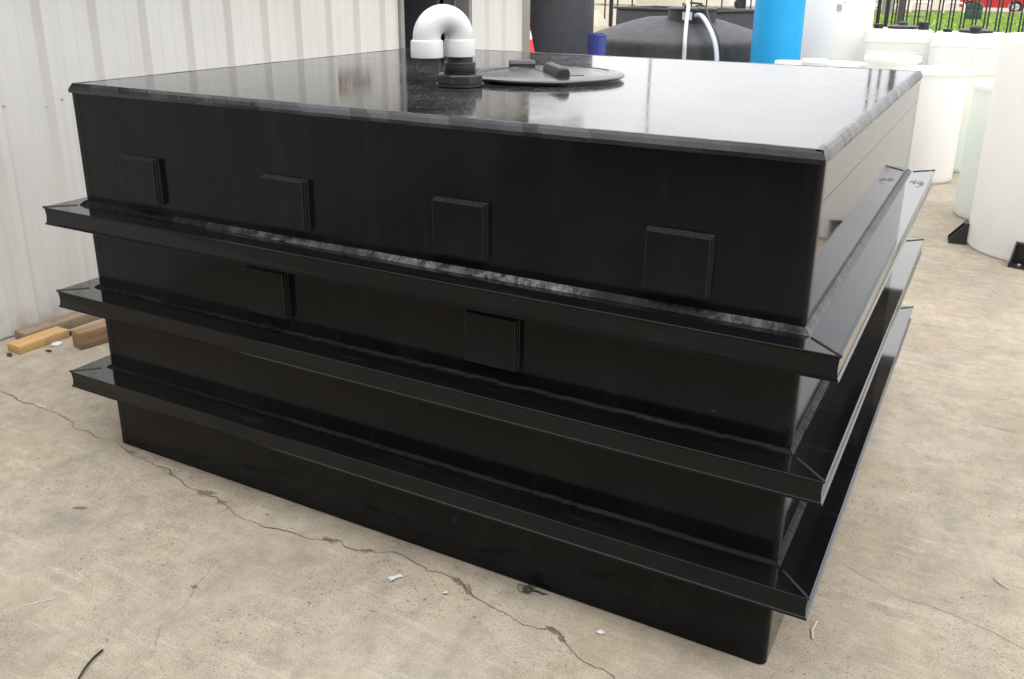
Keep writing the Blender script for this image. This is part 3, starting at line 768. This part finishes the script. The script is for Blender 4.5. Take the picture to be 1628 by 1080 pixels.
scrap('plastic_flake', 'small black flake on the concrete in front of the yellow timber end', 'litter', M['black_moulded'], [(-1.175, 0.318), (-1.150, 0.300), (-1.128, 0.306), (-1.140, 0.322), (-1.160, 0.330)])
scrap('plastic_flake', 'dark flake on the concrete midway along the yellow timber', 'litter', M['black_moulded'], [(-1.06, 0.432), (-1.03, 0.424), (-1.012, 0.436), (-1.036, 0.444)])

# ------------------------------------------------------------------ tanks and other stock behind
def fillet_prof(r, z0, z1, rb=0.03, rt=0.05, dome=0.0):
    """side of a rotomoulded tank with rounded bottom and top edges and a slight dome"""
    p = [(0, z0)]
    for k in range(6):
        a = R_(90 * k / 5); p.append((r - rb + rb * math.sin(a), z0 + rb - rb * math.cos(a)))
    for k in range(6):
        a = R_(90 * k / 5); p.append((r - rt + rt * math.cos(a), z1 - rt + rt * math.sin(a)))
    for k in range(1, 6):
        t = k / 5; p.append(((r - rt) * (1 - t), z1 + dome * (1 - (1 - t) ** 2)))
    return p
def open_prof(r, h, th=0.008, rim=0.018, taper=0.0):
    rb = r - taper
    p = [(0, 0)]
    for k in range(5):
        a = R_(90 * k / 4); p.append((rb - 0.03 + 0.03 * math.sin(a), 0.03 - 0.03 * math.cos(a)))
    p += [(r, h - 0.045), (r + rim * 0.8, h - 0.040), (r + rim, h - 0.030), (r + rim, h - 0.008), (r + rim * .7, h), (r - th, h), (r - th, h - 0.03), (rb - th, 0.04), (0, 0.035)]
    return p
def upright(name, label, cat, mat, c, prof, n=72, group=None, rz=0.0):
    t = thing(name, label, cat, (c[0], c[1], 0.0), rz, group)
    m = MB(); m.lathe(prof, n=n, cap=False); m.build('tank_shell', mat, t, sharp=32); return t

# dome-topped black tank with manway and hoses
dt = upright('dome_tank', 'wide black cone topped tank with white sticker on its neck', 'tank', M['dome_black'], (-1.031, 9.404),
    [(0, 0), (1.12, 0), (1.165, 0.02), (1.179, 0.06), (1.179, 0.93), (1.176, 0.975), (1.160, 1.005), (1.12, 1.030), (0.85, 1.125), (0.55, 1.215), (0.40, 1.25), (0.0, 1.27)], 96)
m = MB(); m.lathe([(0.290, -0.16), (0.290, 0.0), (0.305, 0.004), (0.305, 0.022), (0.285, 0.03)], n=64, cap=False)
m.lathe([(0.29, 0.020), (0.27, 0.034), (0.0, 0.046)], n=64, cap=False)
mw = m.build('manway_neck', M['dark_poly'], dt, sharp=30, loc=(0.236, -0.238, 1.345))
m = MB(); m.tube([(-0.12, 0, 0.045), (-0.12, 0, 0.075), (0.0, 0, 0.085), (0.12, 0, 0.075), (0.12, 0, 0.045)], 0.012, 8); m.build('lid_handle', M['rail_black'], mw)
m = MB(); a0 = math.radians(-68) - 0.27
rows = []
for a in (a0 - 0.20, a0 - 0.07, a0 + 0.07, a0 + 0.20):
    rows.append([(0.2925 * math.cos(a), 0.2925 * math.sin(a), -0.105), (0.2925 * math.cos(a), 0.2925 * math.sin(a), -0.012)])
m.grid(rows); m.build('label_sticker', M['white'], mw, sharp=0)
def hose(name, label, mat, pts, r):
    P = [Vector(p) for p in pts]; Q = []
    for i in range(len(P) - 1):
        p0, p1, p2, p3 = P[max(i - 1, 0)], P[i], P[i + 1], P[min(i + 2, len(P) - 1)]
        for k in range(8):
            t = k / 8
            Q.append(0.5 * ((2 * p1) + (p2 - p0) * t + (2 * p0 - 5 * p1 + 4 * p2 - p3) * t * t + (3 * p1 - p0 - 3 * p2 + p3) * t ** 3))
    Q.append(P[-1])
    m = MB(); m.tube(Q, r, 10); return tag(m.build(name, mat, sharp=60), label, 'hose')
hose('hose', 'grey hose running straight down from the top of the dome tank neck', M['hose'], [(-0.86, 9.10, 1.39), (-0.80, 8.95, 1.43), (-0.742, 8.84, 1.395), (-0.68, 8.62, 1.25), (-0.56, 8.235, 1.07), (-0.535, 8.165, 0.85), (-0.53, 8.15, 0.5), (-0.53, 8.13, 0.03)], 0.024)
hose('hose', 'pale bluish hose arching from the neck side of the dome tank down over its roof', M['hose_blue'], [(-0.66, 8.90, 1.29), (-0.60, 8.83, 1.30), (-0.48, 8.64, 1.27), (-0.29, 8.36, 1.12), (-0.185, 8.235, 0.92), (-0.155, 8.19, 0.6), (-0.15, 8.17, 0.03)], 0.027)
hose('cable', 'thin black cable draped over the dome tank roof beside the bluish hose', M['rail_black'], [(-0.70, 9.0, 1.40), (-0.60, 8.92, 1.41), (-0.53, 8.86, 1.38), (-0.40, 8.6, 1.25), (-0.225, 8.33, 1.12), (-0.13, 8.24, 0.9), (-0.105, 8.22, 0.5), (-0.10, 8.20, 0.02)], 0.009)

# square-sided tub behind the dome tank
tb = thing('rectangular_tub', 'black rectangular tub with a flat rim standing behind the dome tank', 'tub', (-1.683, 11.55, 0), R_(-22))
m = MB(); m.box((-0.97, -0.45, 0.002), (0.97, 0.45, 1.27), 0.02); m.build('tub_body', M['dark_poly'], tb)
m = MB(); m.box((-1.0, -0.48, 1.271), (1.0, -0.40, 1.305), 0.008); m.box((-1.0, 0.40, 1.271), (1.0, 0.48, 1.305), 0.008); m.box((-1.0, -0.399, 1.271), (-0.92, 0.399, 1.304), 0.006); m.box((0.92, -0.399, 1.271), (1.0, 0.399, 1.304), 0.006)
m.build('rim', M['dome_black'], tb)

dk = upright('upright_tank', 'tall charcoal cylindrical tank just beyond the corner of the metal building', 'tank', M['dark_poly'], (-1.773, 7.045), fillet_prof(0.55, 0, 2.02, 0.03, 0.06, 0.10))
m = MB(); m.lathe([(0.20, 2.10), (0.20, 2.19), (0.18, 2.20), (0, 2.21)], n=40, cap=False); m.build('tank_lid', M['black_moulded'], dk)
cn = thing('traffic_cone', 'tall red traffic cone with a white band showing past the corner of the metal building', 'traffic cone', (-1.562, 6.285, 0), R_(20))
m = MB(); m.box((-0.32, -0.32, 0.0), (0.32, 0.32, 0.035), 0.01); m.build('cone_base', M['rubber'], cn)
zr = lambda z: 0.026 + (1.245 - z) * 0.215
m = MB(); m.lathe([(zr(0.035), 0.035), (zr(0.70), 0.70), (zr(1.245), 1.245), (0.018, 1.255), (0.0, 1.255)], n=40, cap=False); m.build('cone_body', M['orange'], cn)
m = MB(); m.lathe([(zr(1.12) + 0.0015, 1.12), (zr(1.20) + 0.0015, 1.20)], n=40, cap=False); m.build('white_band', M['white'], cn)
tu = thing('plastic_tube', 'short upright navy blue plastic tube in front of the charcoal and dome tanks', 'tube', (-0.880, 6.468, 0))
m = MB(); m.lathe([(0.089, 0.0), (0.089, 1.165), (0.093, 1.166), (0.093, 1.184), (0.091, 1.187), (0.080, 1.187), (0.080, 1.10), (0, 1.09)], n=48, cap=False); m.build('tube_wall', M['blue'], tu)

ct = upright('upright_tank', 'tall cream cylindrical tank rising behind the rectangular black tub', 'tank', M['cream_poly'], (-2.473, 12.75), fillet_prof(0.41, 0, 1.80, 0.03, 0.05, 0.03))
gt = upright('pointed_tank', 'small cream tank with a pointed roof showing right of the charcoal tank', 'tank', M['cream_poly'], (-3.63, 12.70), [(0, 0), (0.24, 0), (0.26, 0.02), (0.26, 0.93), (0.24, 0.97), (0.06, 1.22), (0.06, 1.25), (0, 1.25)], 40)
bl = upright('upright_tank', 'bright cyan blue cylindrical tank between the dome tank and the tall white cylinder', 'tank', M['cyan'], (0.459, 8.264), fillet_prof(0.262, 0, 1.72, 0.03, 0.04, 0.03))
wt = upright('upright_tank', 'tall white cylindrical tank beside the bright blue one, small tag near its top', 'tank', M['warm_poly'], (0.927, 9.068), fillet_prof(0.383, 0, 1.72, 0.03, 0.05, 0.04))
m = MB(); m.box((0.05, -0.392, 1.385), (0.10, -0.384, 1.455)); m.box((0.115, -0.385, 1.465), (0.135, -0.372, 1.475)); m.build('tag_sticker', M['sign_plate'], wt)

# white box tanks with black lids, right of the tall white cylinder
def box_tank(label, c, w, d, h, rz, lids, slope=0.05):
    t = thing('box_tank', label, 'tank', (c[0], c[1], 0), rz, 'white box tanks with black lids along the fence')
    m = MB()
    def rr(wx, dy, z, r):
        L = []
        for cx, cy, a0 in ((-wx + r, -dy + r, 180), (wx - r, -dy + r, 270), (wx - r, dy - r, 0), (-wx + r, dy - r, 90)):
            for k in range(6):
                a = R_(a0 + 18 * k); L.append((cx + r * math.cos(a), cy + r * math.sin(a), z))
        return L
    rows = [rr(w - .03, d - .03, 0.0, .07), rr(w, d, 0.03, .1), rr(w, d, h - .135, .1), rr(w + .006, d + .006, h - .125, .1), rr(w - 0.008, d - 0.008, h - .03, .1), rr(w - .03, d - .03, h - .008, .09), rr(w - .06, d - .06, h, .07)]
    m.grid(rows, close_v=True); m.poly(rows[-1]); m.poly(list(reversed(rows[0])))
    # shallow moulded panels on the front
    for k in (-1, 1): m.box((k * w * .5 - w * .33, -d - 0.006, 0.15), (k * w * .5 + w * .33, -d + 0.01, h - .22), 0.006)
    m.build('tank_shell', M['white_poly'], t, sharp=30)
    for x, y, r, hh, st in lids:
        lm = MB()
        if st: lm.lathe([(r, -0.02), (r, 0.008), (r + .01, 0.010), (r + .01, 0.022), (r * .9, 0.030), (r * .35, 0.040), (r * .33, 0.062), (r * .2, 0.068), (0, 0.07)], n=36, cap=False)
        else: lm.lathe([(r, -0.02), (r, hh * .4), (r * .88, hh * .42), (r * .88, hh * .55), (r * 1.05, hh * .57), (r * 1.05, hh), (0, hh)], n=28, cap=False)
        lm.build('tank_lid', M['black_moulded'], t, loc=(x, y, h + 0.001))
    return t
box_tank('white box tank with black lids nearest the tall white cylinder', (1.640, 8.62), 0.335, 0.30, 1.225, R_(4), ((0.03, 0.0, 0.145, 0, True), (-0.20, -0.12, 0.048, 0.045, False), (0.235, -0.16, 0.055, 0.075, False)))
box_tank('white box tank with one wide black lid beside the big rounded white cylinder', (2.330, 8.42), 0.345, 0.30, 1.215, R_(2), ((0.045, 0.02, 0.155, 0, True), (0.04, -0.19, 0.055, 0.06, False), (-0.21, -0.05, 0.042, 0.03, False)))

# flanged and open cylinders in the near row
fl = upright('flanged_tank', 'white cylinder with wide flanged rim behind the far corner of the black tank', 'tank', M['green_poly'], (1.763, 7.265), [(0, 0), (0.20, 0), (0.218, 0.02), (0.218, 0.975), (0.224, 0.985), (0.246, 0.992), (0.250, 1.0), (0.250, 1.030), (0.244, 1.040), (0.215, 1.046), (0.20, 1.04), (0, 1.035)])
def low_tank(label, c, r, h, mat, group=None):
    t = upright('lidded_tank', label, 'tank', mat, c, [(0, 0), (r * .94, 0), (r * .98, 0.02), (r * .98, h - .05), (r, h - .045), (r, h - .03), (0, h - .03)])
    m = MB(); m.lathe([(r * 1.0, h - .0295), (r * 1.06, h - .028), (r * 1.06, h - .008), (r, h), (0, h + .004)], n=56, cap=False); m.build('tank_lid', M['white_poly'], t)
    return t
low_tank('slim white cylinder with a flat lid in front of the bright blue tank', (0.908, 6.826), 0.117, 0.985, M['white_poly'])
low_tank('slim white cylinder with a raised flat lid in front of the tall white tank', (1.082, 7.166), 0.115, 0.985, M['white_poly'])
low_tank('short white cylinder left of the flanged white cylinder', (1.300, 7.45), 0.21, 0.945, M['white_poly'])
upright('open_cylinder', 'open topped white cylinder standing right beside the black tank', 'tank', M['white_poly'], (2.165, 6.86), open_prof(0.27, 0.975))
upright('open_cylinder', 'pale open cylinder part filled with greenish liquid behind the others', 'tank', M['liquid_poly'], (2.345, 7.58), open_prof(0.30, 0.935))
upright('open_cylinder', 'greenish translucent cylinder tucked against the big white tank', 'tank', M['green_poly'], (2.790, 5.60), open_prof(0.262, 0.99))
bg = upright('upright_tank', 'big white cylindrical tank with rounded top held by black tie down brackets', 'tank', M['warm_poly'], (3.112, 4.762), fillet_prof(0.450, 0, 1.375, 0.03, 0.045, 0.03), 128)
m = MB(); m.lathe([(0.435, 1.36), (0.442, 1.372), (0.440, 1.378)], n=96, cap=False); m.lathe([(0.20, 1.40), (0.20, 1.445), (0.17, 1.455), (0, 1.46)], n=48, cap=False); m.build('tank_lid', M['white_poly'], bg)
def bracket(loc, rz, label):
    t = thing('tie_bracket', label, 'bracket', loc, rz, 'black tie down brackets around the big white tank')
    m = MB()   # two side cheeks, a sloping back, a base: local -y points away from the tank
    for x in (-0.052, 0.043): m.prism([(-0.095, 0), (0.015, 0), (0.015, 0.145), (0.0, 0.145), (-0.095, 0.03)], 'X', x, x + 0.009)
    m.box((-0.0425, 0.004, 0.001), (0.0425, 0.014, 0.144)); m.box((-0.0425, -0.094, 0.0005), (0.0425, 0.0035, 0.010)); m.box((-0.0425, -0.012, 0.132), (0.0425, 0.0035, 0.1435))
    m.build('bracket_body', M['black_moulded'], t, sharp=20)
    m = MB(); m.lathe([(0.010, 0), (0.010, 0.008), (0, 0.009)], (0, -0.05, 0.0102), 6); m.build('anchor_bolt', M['screw'], t)
    return t
for az, lab in ((256, 'black tie down bracket facing the viewer at the foot of the big white tank'), (187, 'black wedge shaped bracket seen side on, between big white tank and greenish cylinder')):
    a = R_(az); r = 0.468
    bracket((3.112 + r * math.cos(a), 4.762 + r * math.sin(a), 0.001), a + math.pi / 2, lab)

# ------------------------------------------------------------------ fence, verge and street
fence = thing('picket_fence', 'long black steel picket fence behind the tanks, grass and street beyond it', 'fence', (-6.5, 14.10, 0), math.atan2(1.494, 7.32))
x = 0.0; k = 0; LEN = 17.5
while x < LEN:
    m = MB(); w = 2.44
    for z in (0.16, 1.62): m.box((x + 0.035, -0.018, z), (x + w - 0.035, 0.018, z + 0.038))
    n = 13 if x > 5.5 else 9
    for i in range(n):
        px = x + 0.12 + (w - 0.24) * i / (n - 1)
        for off in ((-0.027, 0.027) if x > 5.5 else (0.0,)):
            m.box((px + off - 0.012, -0.012, 0.06), (px + off + 0.012, 0.012, 1.78 + 0.05), 0.0)
    m.build('fence_panel', M['rail_black'], fence, sharp=20)
    m = MB(); m.box((x - 0.035, -0.035, 0), (x + 0.033, 0.035, 1.95), 0.004); m.lathe([(0.04, 1.951), (0.045, 1.97), (0.0, 2.02)], (x, 0, 0), 4, cap=False); m.build('fence_post', M['rail_black'], fence, sharp=20)
    x += w; k += 1
pole = thing('light_pole', 'thick dark grey steel post rising at the picket fence', 'pole', (0.845, 16.05, 0))
m = MB(); m.lathe([(0.095, 0), (0.095, 0.02), (0.058, 0.022), (0.055, 3.55), (0.0, 3.56)], n=24, cap=False); m.build('pole_shaft', M['post_grey'], pole)
m = MB(); m.box((-0.11, -0.09, 2.84), (0.11, 0.09, 2.90), 0.01); m.build('pole_collar', M['post_grey'], pole)
gate = thing('gate_frame', 'slim dark gate frame of two tall posts left of the thick grey post', 'gate frame', (0.56, 16.0, 0))
for xx in (-0.09, 0.075):
    m = MB(); m.box((xx - 0.021, -0.02, 0), (xx + 0.021, 0.02, 3.45), 0.004); m.build('gate_post', M['rail_black'], gate)
m = MB(); m.box((-0.069, -0.016, 2.93), (0.054, 0.016, 2.965)); m.box((0.0961, -0.014, 2.88), (0.22, 0.014, 2.91)); m.build('crossbar', M['rail_black'], gate)
far_pole = thing('street_pole', 'slim grey street pole, seen as a thin line mirrored in the tank roof', 'pole', (-7.5, 26.2, 0))
m = MB(); m.lathe([(0.11, 0), (0.11, 0.05), (0.045, 0.06), (0.035, 6.6), (0, 6.62)], n=20, cap=False); m.build('pole_shaft', M['pole_grey'], far_pole)
m = MB(); m.tube([(0, 0, 6.5), (0.3, 0, 6.62), (0.9, 0, 6.66)], 0.03, 8); m.box((0.85, -0.09, 6.60), (1.35, 0.09, 6.70), 0.02); m.build('lamp_arm', M['pole_grey'], far_pole)

# grass verge (one sheet with blades standing on it)
g = MB()
rnd = random.Random(9)
gp_ = [(-8.9, 36.0), (40, 30.0), (60, 56), (-9.6, 59.5)]
g.poly([(x, y, 0.004) for x, y in gp_])
for i in range(26000):
    t = rnd.random() ** 1.2; y = 36 + t * 22.5; xx = rnd.uniform(-9.0, 12)
    if y < 36 - (xx + 9) * 0.12: continue
    h = rnd.uniform(0.04, 0.11); a = rnd.uniform(0, 6.28); w = 0.035
    ca, sa = math.cos(a) * w, math.sin(a) * w
    g.poly([(xx - ca, y - sa, 0.004), (xx + ca, y + sa, 0.004), (xx + rnd.uniform(-.05, .05), y + rnd.uniform(-.05, .05), h)])
grass = struct(g.build('grass', M['grass'], sharp=0, recalc=False), 'stuff')
k = MB(); k.box((-60, 59.6, 0.002), (80, 59.9, 0.13), 0.02); struct(k.build('kerb', M['concrete']))

# red car on the street
car = thing('parked_car', 'red hatchback parked on the street beyond the fence', 'car', (1.14, 60.9, 0), 0.0)
L0 = [(-1.78, 0.32), (-1.82, 0.62), (-1.72, 0.86), (-1.0, 0.98), (-0.42, 1.40), (0.9, 1.44), (1.55, 1.05), (2.10, 0.95), (2.16, 0.5), (2.10, 0.30)]
def arch(cx, r=0.40):
    return [(cx + r * math.cos(R_(a)), 0.32 + r * math.sin(R_(a))) for a in range(0, 181, 20)]
out = L0[:] + arch(1.18) + arch(-1.19)
m = MB(); m.prism(out, 'Y', -0.85, 0.85); m.build('car_body', M['red_paint'], car, sharp=25)
for s in (-0.8515, 0.8505):
    for pts in ([(-0.80, 1.0), (-0.38, 1.34), (0.22, 1.37), (0.22, 1.0)], [(0.28, 1.0), (0.28, 1.37), (0.86, 1.37), (1.28, 1.06)]):
        m = MB(); m.prism(pts, 'Y', s, s + 0.001); m.build('window', M['glass_dark'], car)
for cx in (-1.19, 1.18):
    for s in (-1, 1):
        m = MB(); m.lathe([(0.20, -0.10), (0.33, -0.10), (0.35, -0.06), (0.35, 0.06), (0.33, 0.10), (0.20, 0.10)], n=36, axis='Y', cap=False); wh = m.build('wheel', M['rubber'], car, loc=(cx, s * 0.75, 0.352))
        m = MB(); m.lathe([(0.0, -0.101), (0.06, -0.101), (0.06, -0.09)], n=20, axis='Y', cap=False); m.lathe([(0.20, -0.101), (0.215, -0.101), (0.215, 0.101), (0.20, 0.101)], n=36, axis='Y', cap=False)
        for q in range(5):
            a = 2 * math.pi * q / 5; m.tube([(0.04 * math.cos(a), -0.09 * (1 if s < 0 else -1), 0.04 * math.sin(a)), (0.21 * math.cos(a), -0.09 * (1 if s < 0 else -1), 0.21 * math.sin(a))], 0.026, 6)
        m.build('rim', M['alloy'], wh)
for s in (-1, 1):
    m = MB(); m.box((-1.80, s * 0.62 - 0.13, 0.66), (-1.74, s * 0.62 + 0.13, 0.78), 0.01); m.build('headlight', M['white'], car)
bn = thing('dome_bin', 'dark green dome topped bin standing on the grass in front of the red car', 'bin', (0.70, 48.0, 0.004))
m = MB(); m.box((-0.35, -0.3, 0), (0.35, 0.3, 0.55), 0.04); m.build('bin_body', M['bin_green'], bn)
m = MB(); m.prism([(0.36 * math.cos(R_(a)), 0.551 + 0.30 * math.sin(R_(a))) for a in range(0, 181, 12)], 'Y', -0.31, 0.31); m.build('bin_lid', M['bin_green'], bn, sharp=30)
plr = thing('concrete_pillar', 'short grey pillar on the grass with a bicycle behind it', 'pillar', (-3.76, 52.6, 0.004))
m = MB(); m.lathe([(0.30, 0), (0.27, 0.3), (0.25, 1.0), (0.26, 1.5), (0.15, 1.6), (0, 1.62)], n=20, cap=False); m.build('pillar_shaft', M['stone'], plr, sharp=40)
bk = thing('bicycle', 'dark bicycle standing behind the grey pillar on the grass', 'bicycle', (-3.88, 53.6, 0.004), R_(6))
for cx in (-0.54, 0.54):
    m = MB(); m.tube([(cx + 0.33 * math.cos(2 * math.pi * i / 28), 0, 0.345 + 0.33 * math.sin(2 * math.pi * i / 28)) for i in range(28)], 0.02, 6, closed=True)
    for i in range(8): m.tube([(cx, 0, 0.345), (cx + 0.32 * math.cos(i * math.pi / 4), 0, 0.345 + 0.32 * math.sin(i * math.pi / 4))], 0.003, 4)
    m.build('wheel', M['rubber'], bk, sharp=60)
m = MB()
for a, b in (((-0.54, 0, 0.345), (-0.16, 0, 0.82)), ((-0.54, 0, 0.345), (-0.03, 0, 0.31)), ((-0.03, 0, 0.31), (-0.20, 0, 0.90)), ((-0.03, 0, 0.31), (0.38, 0, 0.80)), ((-0.16, 0, 0.80), (0.37, 0, 0.85)), ((0.54, 0, 0.345), (0.35, 0, 1.0)), ((0.35, -0.25, 1.02), (0.35, 0.25, 1.02))): m.tube([a, b], 0.017, 6)
m.build('bicycle_frame', M['rail_black'], bk, sharp=60)
m = MB(); m.box((-0.32, -0.07, 0.90), (-0.08, 0.07, 0.95), 0.02); m.build('saddle', M['rubber'], bk)
bm_ = MB(); bm_.tube([(-0.5, -0.03, 0.07), (0, 0, 0.085), (0.5, 0.02, 0.07)], 0.055, 8); tag(bm_.build('timber_log', M['old_wood'], loc=(-2.1, 50.1, 0.0)), 'low brown log lying on the grass right of the bicycle', 'log')
for xx, lab in ((-2.68, 'white hoop barrier on the verge nearer the bicycle'), (-0.85, 'white hoop barrier on the verge nearer the red car')):
    m = MB(); m.tube([(-0.55, 0, 0), (-0.55, 0, 0.36), (-0.48, 0, 0.50), (-0.36, 0, 0.56), (0.36, 0, 0.56), (0.48, 0, 0.50), (0.55, 0, 0.36), (0.55, 0, 0)], 0.065, 10)
    tag(m.build('hoop_barrier', M['white'], sharp=50, loc=(xx, 59.2, 0.0)), lab, 'barrier', 'white hoop barriers along the street verge')
# pale car far left, only its wheels show over the tub
pc = thing('parked_car', 'pale car parked far behind the dome tank, little more than its dark wheels showing', 'car', (-11.6, 56.5, 0), R_(14))
m = MB(); m.prism(out, 'Y', -0.85, 0.85); m.build('car_body', M['white'], pc, sharp=25)
for cx in (-1.19, 1.18):
    for s in (-1, 1):
        m = MB(); m.lathe([(0.0, -0.09), (0.33, -0.10), (0.35, -0.06), (0.35, 0.06), (0.33, 0.10), (0.0, 0.09)], n=28, axis='Y', cap=False); m.build('wheel', M['rubber'], pc, loc=(cx, s * 0.75, 0.352))

# ------------------------------------------------------------------ sky, sun, camera
SUN_EL, SUN_AZ = 56, 120     # azimuth clockwise from +y
w = bpy.data.worlds.new('World'); scene.world = w; w.use_nodes = True
nt = w.node_tree; bgn = nt.nodes['Background']
sky = nd(nt, 'ShaderNodeTexSky', sky_type='NISHITA'); sky.sun_disc = False
sky.sun_elevation = R_(SUN_EL); sky.sun_rotation = R_(SUN_AZ); sky.air_density = 1.0; sky.dust_density = 3.0
hs = nd(nt, 'ShaderNodeHueSaturation'); hs.inputs['Saturation'].default_value = 0.25
nt.links.new(sky.outputs['Color'], hs.inputs['Color'])
# cloud deck: near-white, broken by soft large clouds
tc = nd(nt, 'ShaderNodeTexCoord'); mp = nd(nt, 'ShaderNodeMapping'); mp.inputs['Scale'].default_value = (1, 1, 3.0)
nt.links.new(tc.outputs['Generated'], mp.inputs['Vector'])
cl = noise_tex(nt, mp.outputs['Vector'], 2.2, 7, 0.6)
cc = ramp(nt, cl, [(0.36, (7.6, 8.0, 8.8)), (0.60, (11.4, 11.25, 11.0))])
skyc = mixc(nt, 0.80, hs.outputs['Color'], cc)
# an overcast sky is brighter overhead than at the horizon
sz = nd(nt, 'ShaderNodeSeparateXYZ'); nt.links.new(tc.outputs['Generated'], sz.inputs[0])
up_ = mth(nt, 'MAXIMUM', sz.outputs[2], 0.0)
grad = mth(nt, 'ADD', mth(nt, 'MULTIPLY', up_, 0.75), 0.86)
skyc = mixc(nt, 1.0, skyc, grad, 'MULTIPLY')
nt.links.new(skyc, bgn.inputs['Color']); bgn.inputs['Strength'].default_value = 0.125
sl = bpy.data.lights.new('sun', 'SUN'); sl.energy = 0.8; sl.angle = R_(35); sl.color = (1.0, 0.965, 0.91)
so = bpy.data.objects.new('sun', sl); col.objects.link(so)
dirv = Vector((math.sin(R_(SUN_AZ)) * math.cos(R_(SUN_EL)), math.cos(R_(SUN_AZ)) * math.cos(R_(SUN_EL)), math.sin(R_(SUN_EL))))
so.rotation_euler = dirv.to_track_quat('Z', 'Y').to_euler(); so.location = (0, 0, 30)

cd = bpy.data.cameras.new('camera'); cam = bpy.data.objects.new('camera', cd); col.objects.link(cam)
yaw, pit, rol = 0.495864, -0.324780, 0.007471
fw = Vector((-math.sin(yaw) * math.cos(pit), math.cos(yaw) * math.cos(pit), math.sin(pit)))
rt = Vector((math.cos(yaw), math.sin(yaw), 0)); up = rt.cross(fw)
r2 = rt * math.cos(rol) + up * math.sin(rol); u2 = up * math.cos(rol) - rt * math.sin(rol)
mw_ = Matrix.Identity(4)
for i in range(3): mw_[i][0], mw_[i][1], mw_[i][2] = r2[i], u2[i], -fw[i]
mw_.translation = (2.75973, -1.98120, 1.68379)
cam.matrix_world = mw_
cd.sensor_fit = 'HORIZONTAL'; cd.sensor_width = 36; cd.lens = 1432.230 * 36 / 1628; cd.shift_y = -90 / 1628
cd.clip_start = 0.05; cd.clip_end = 2000
scene.camera = cam
scene.view_settings.view_transform = 'Standard'; scene.view_settings.look = 'None'
scene.view_settings.exposure = 0.6; scene.view_settings.gamma = 1.0
scene.cycles.max_bounces = 8; scene.cycles.glossy_bounces = 6
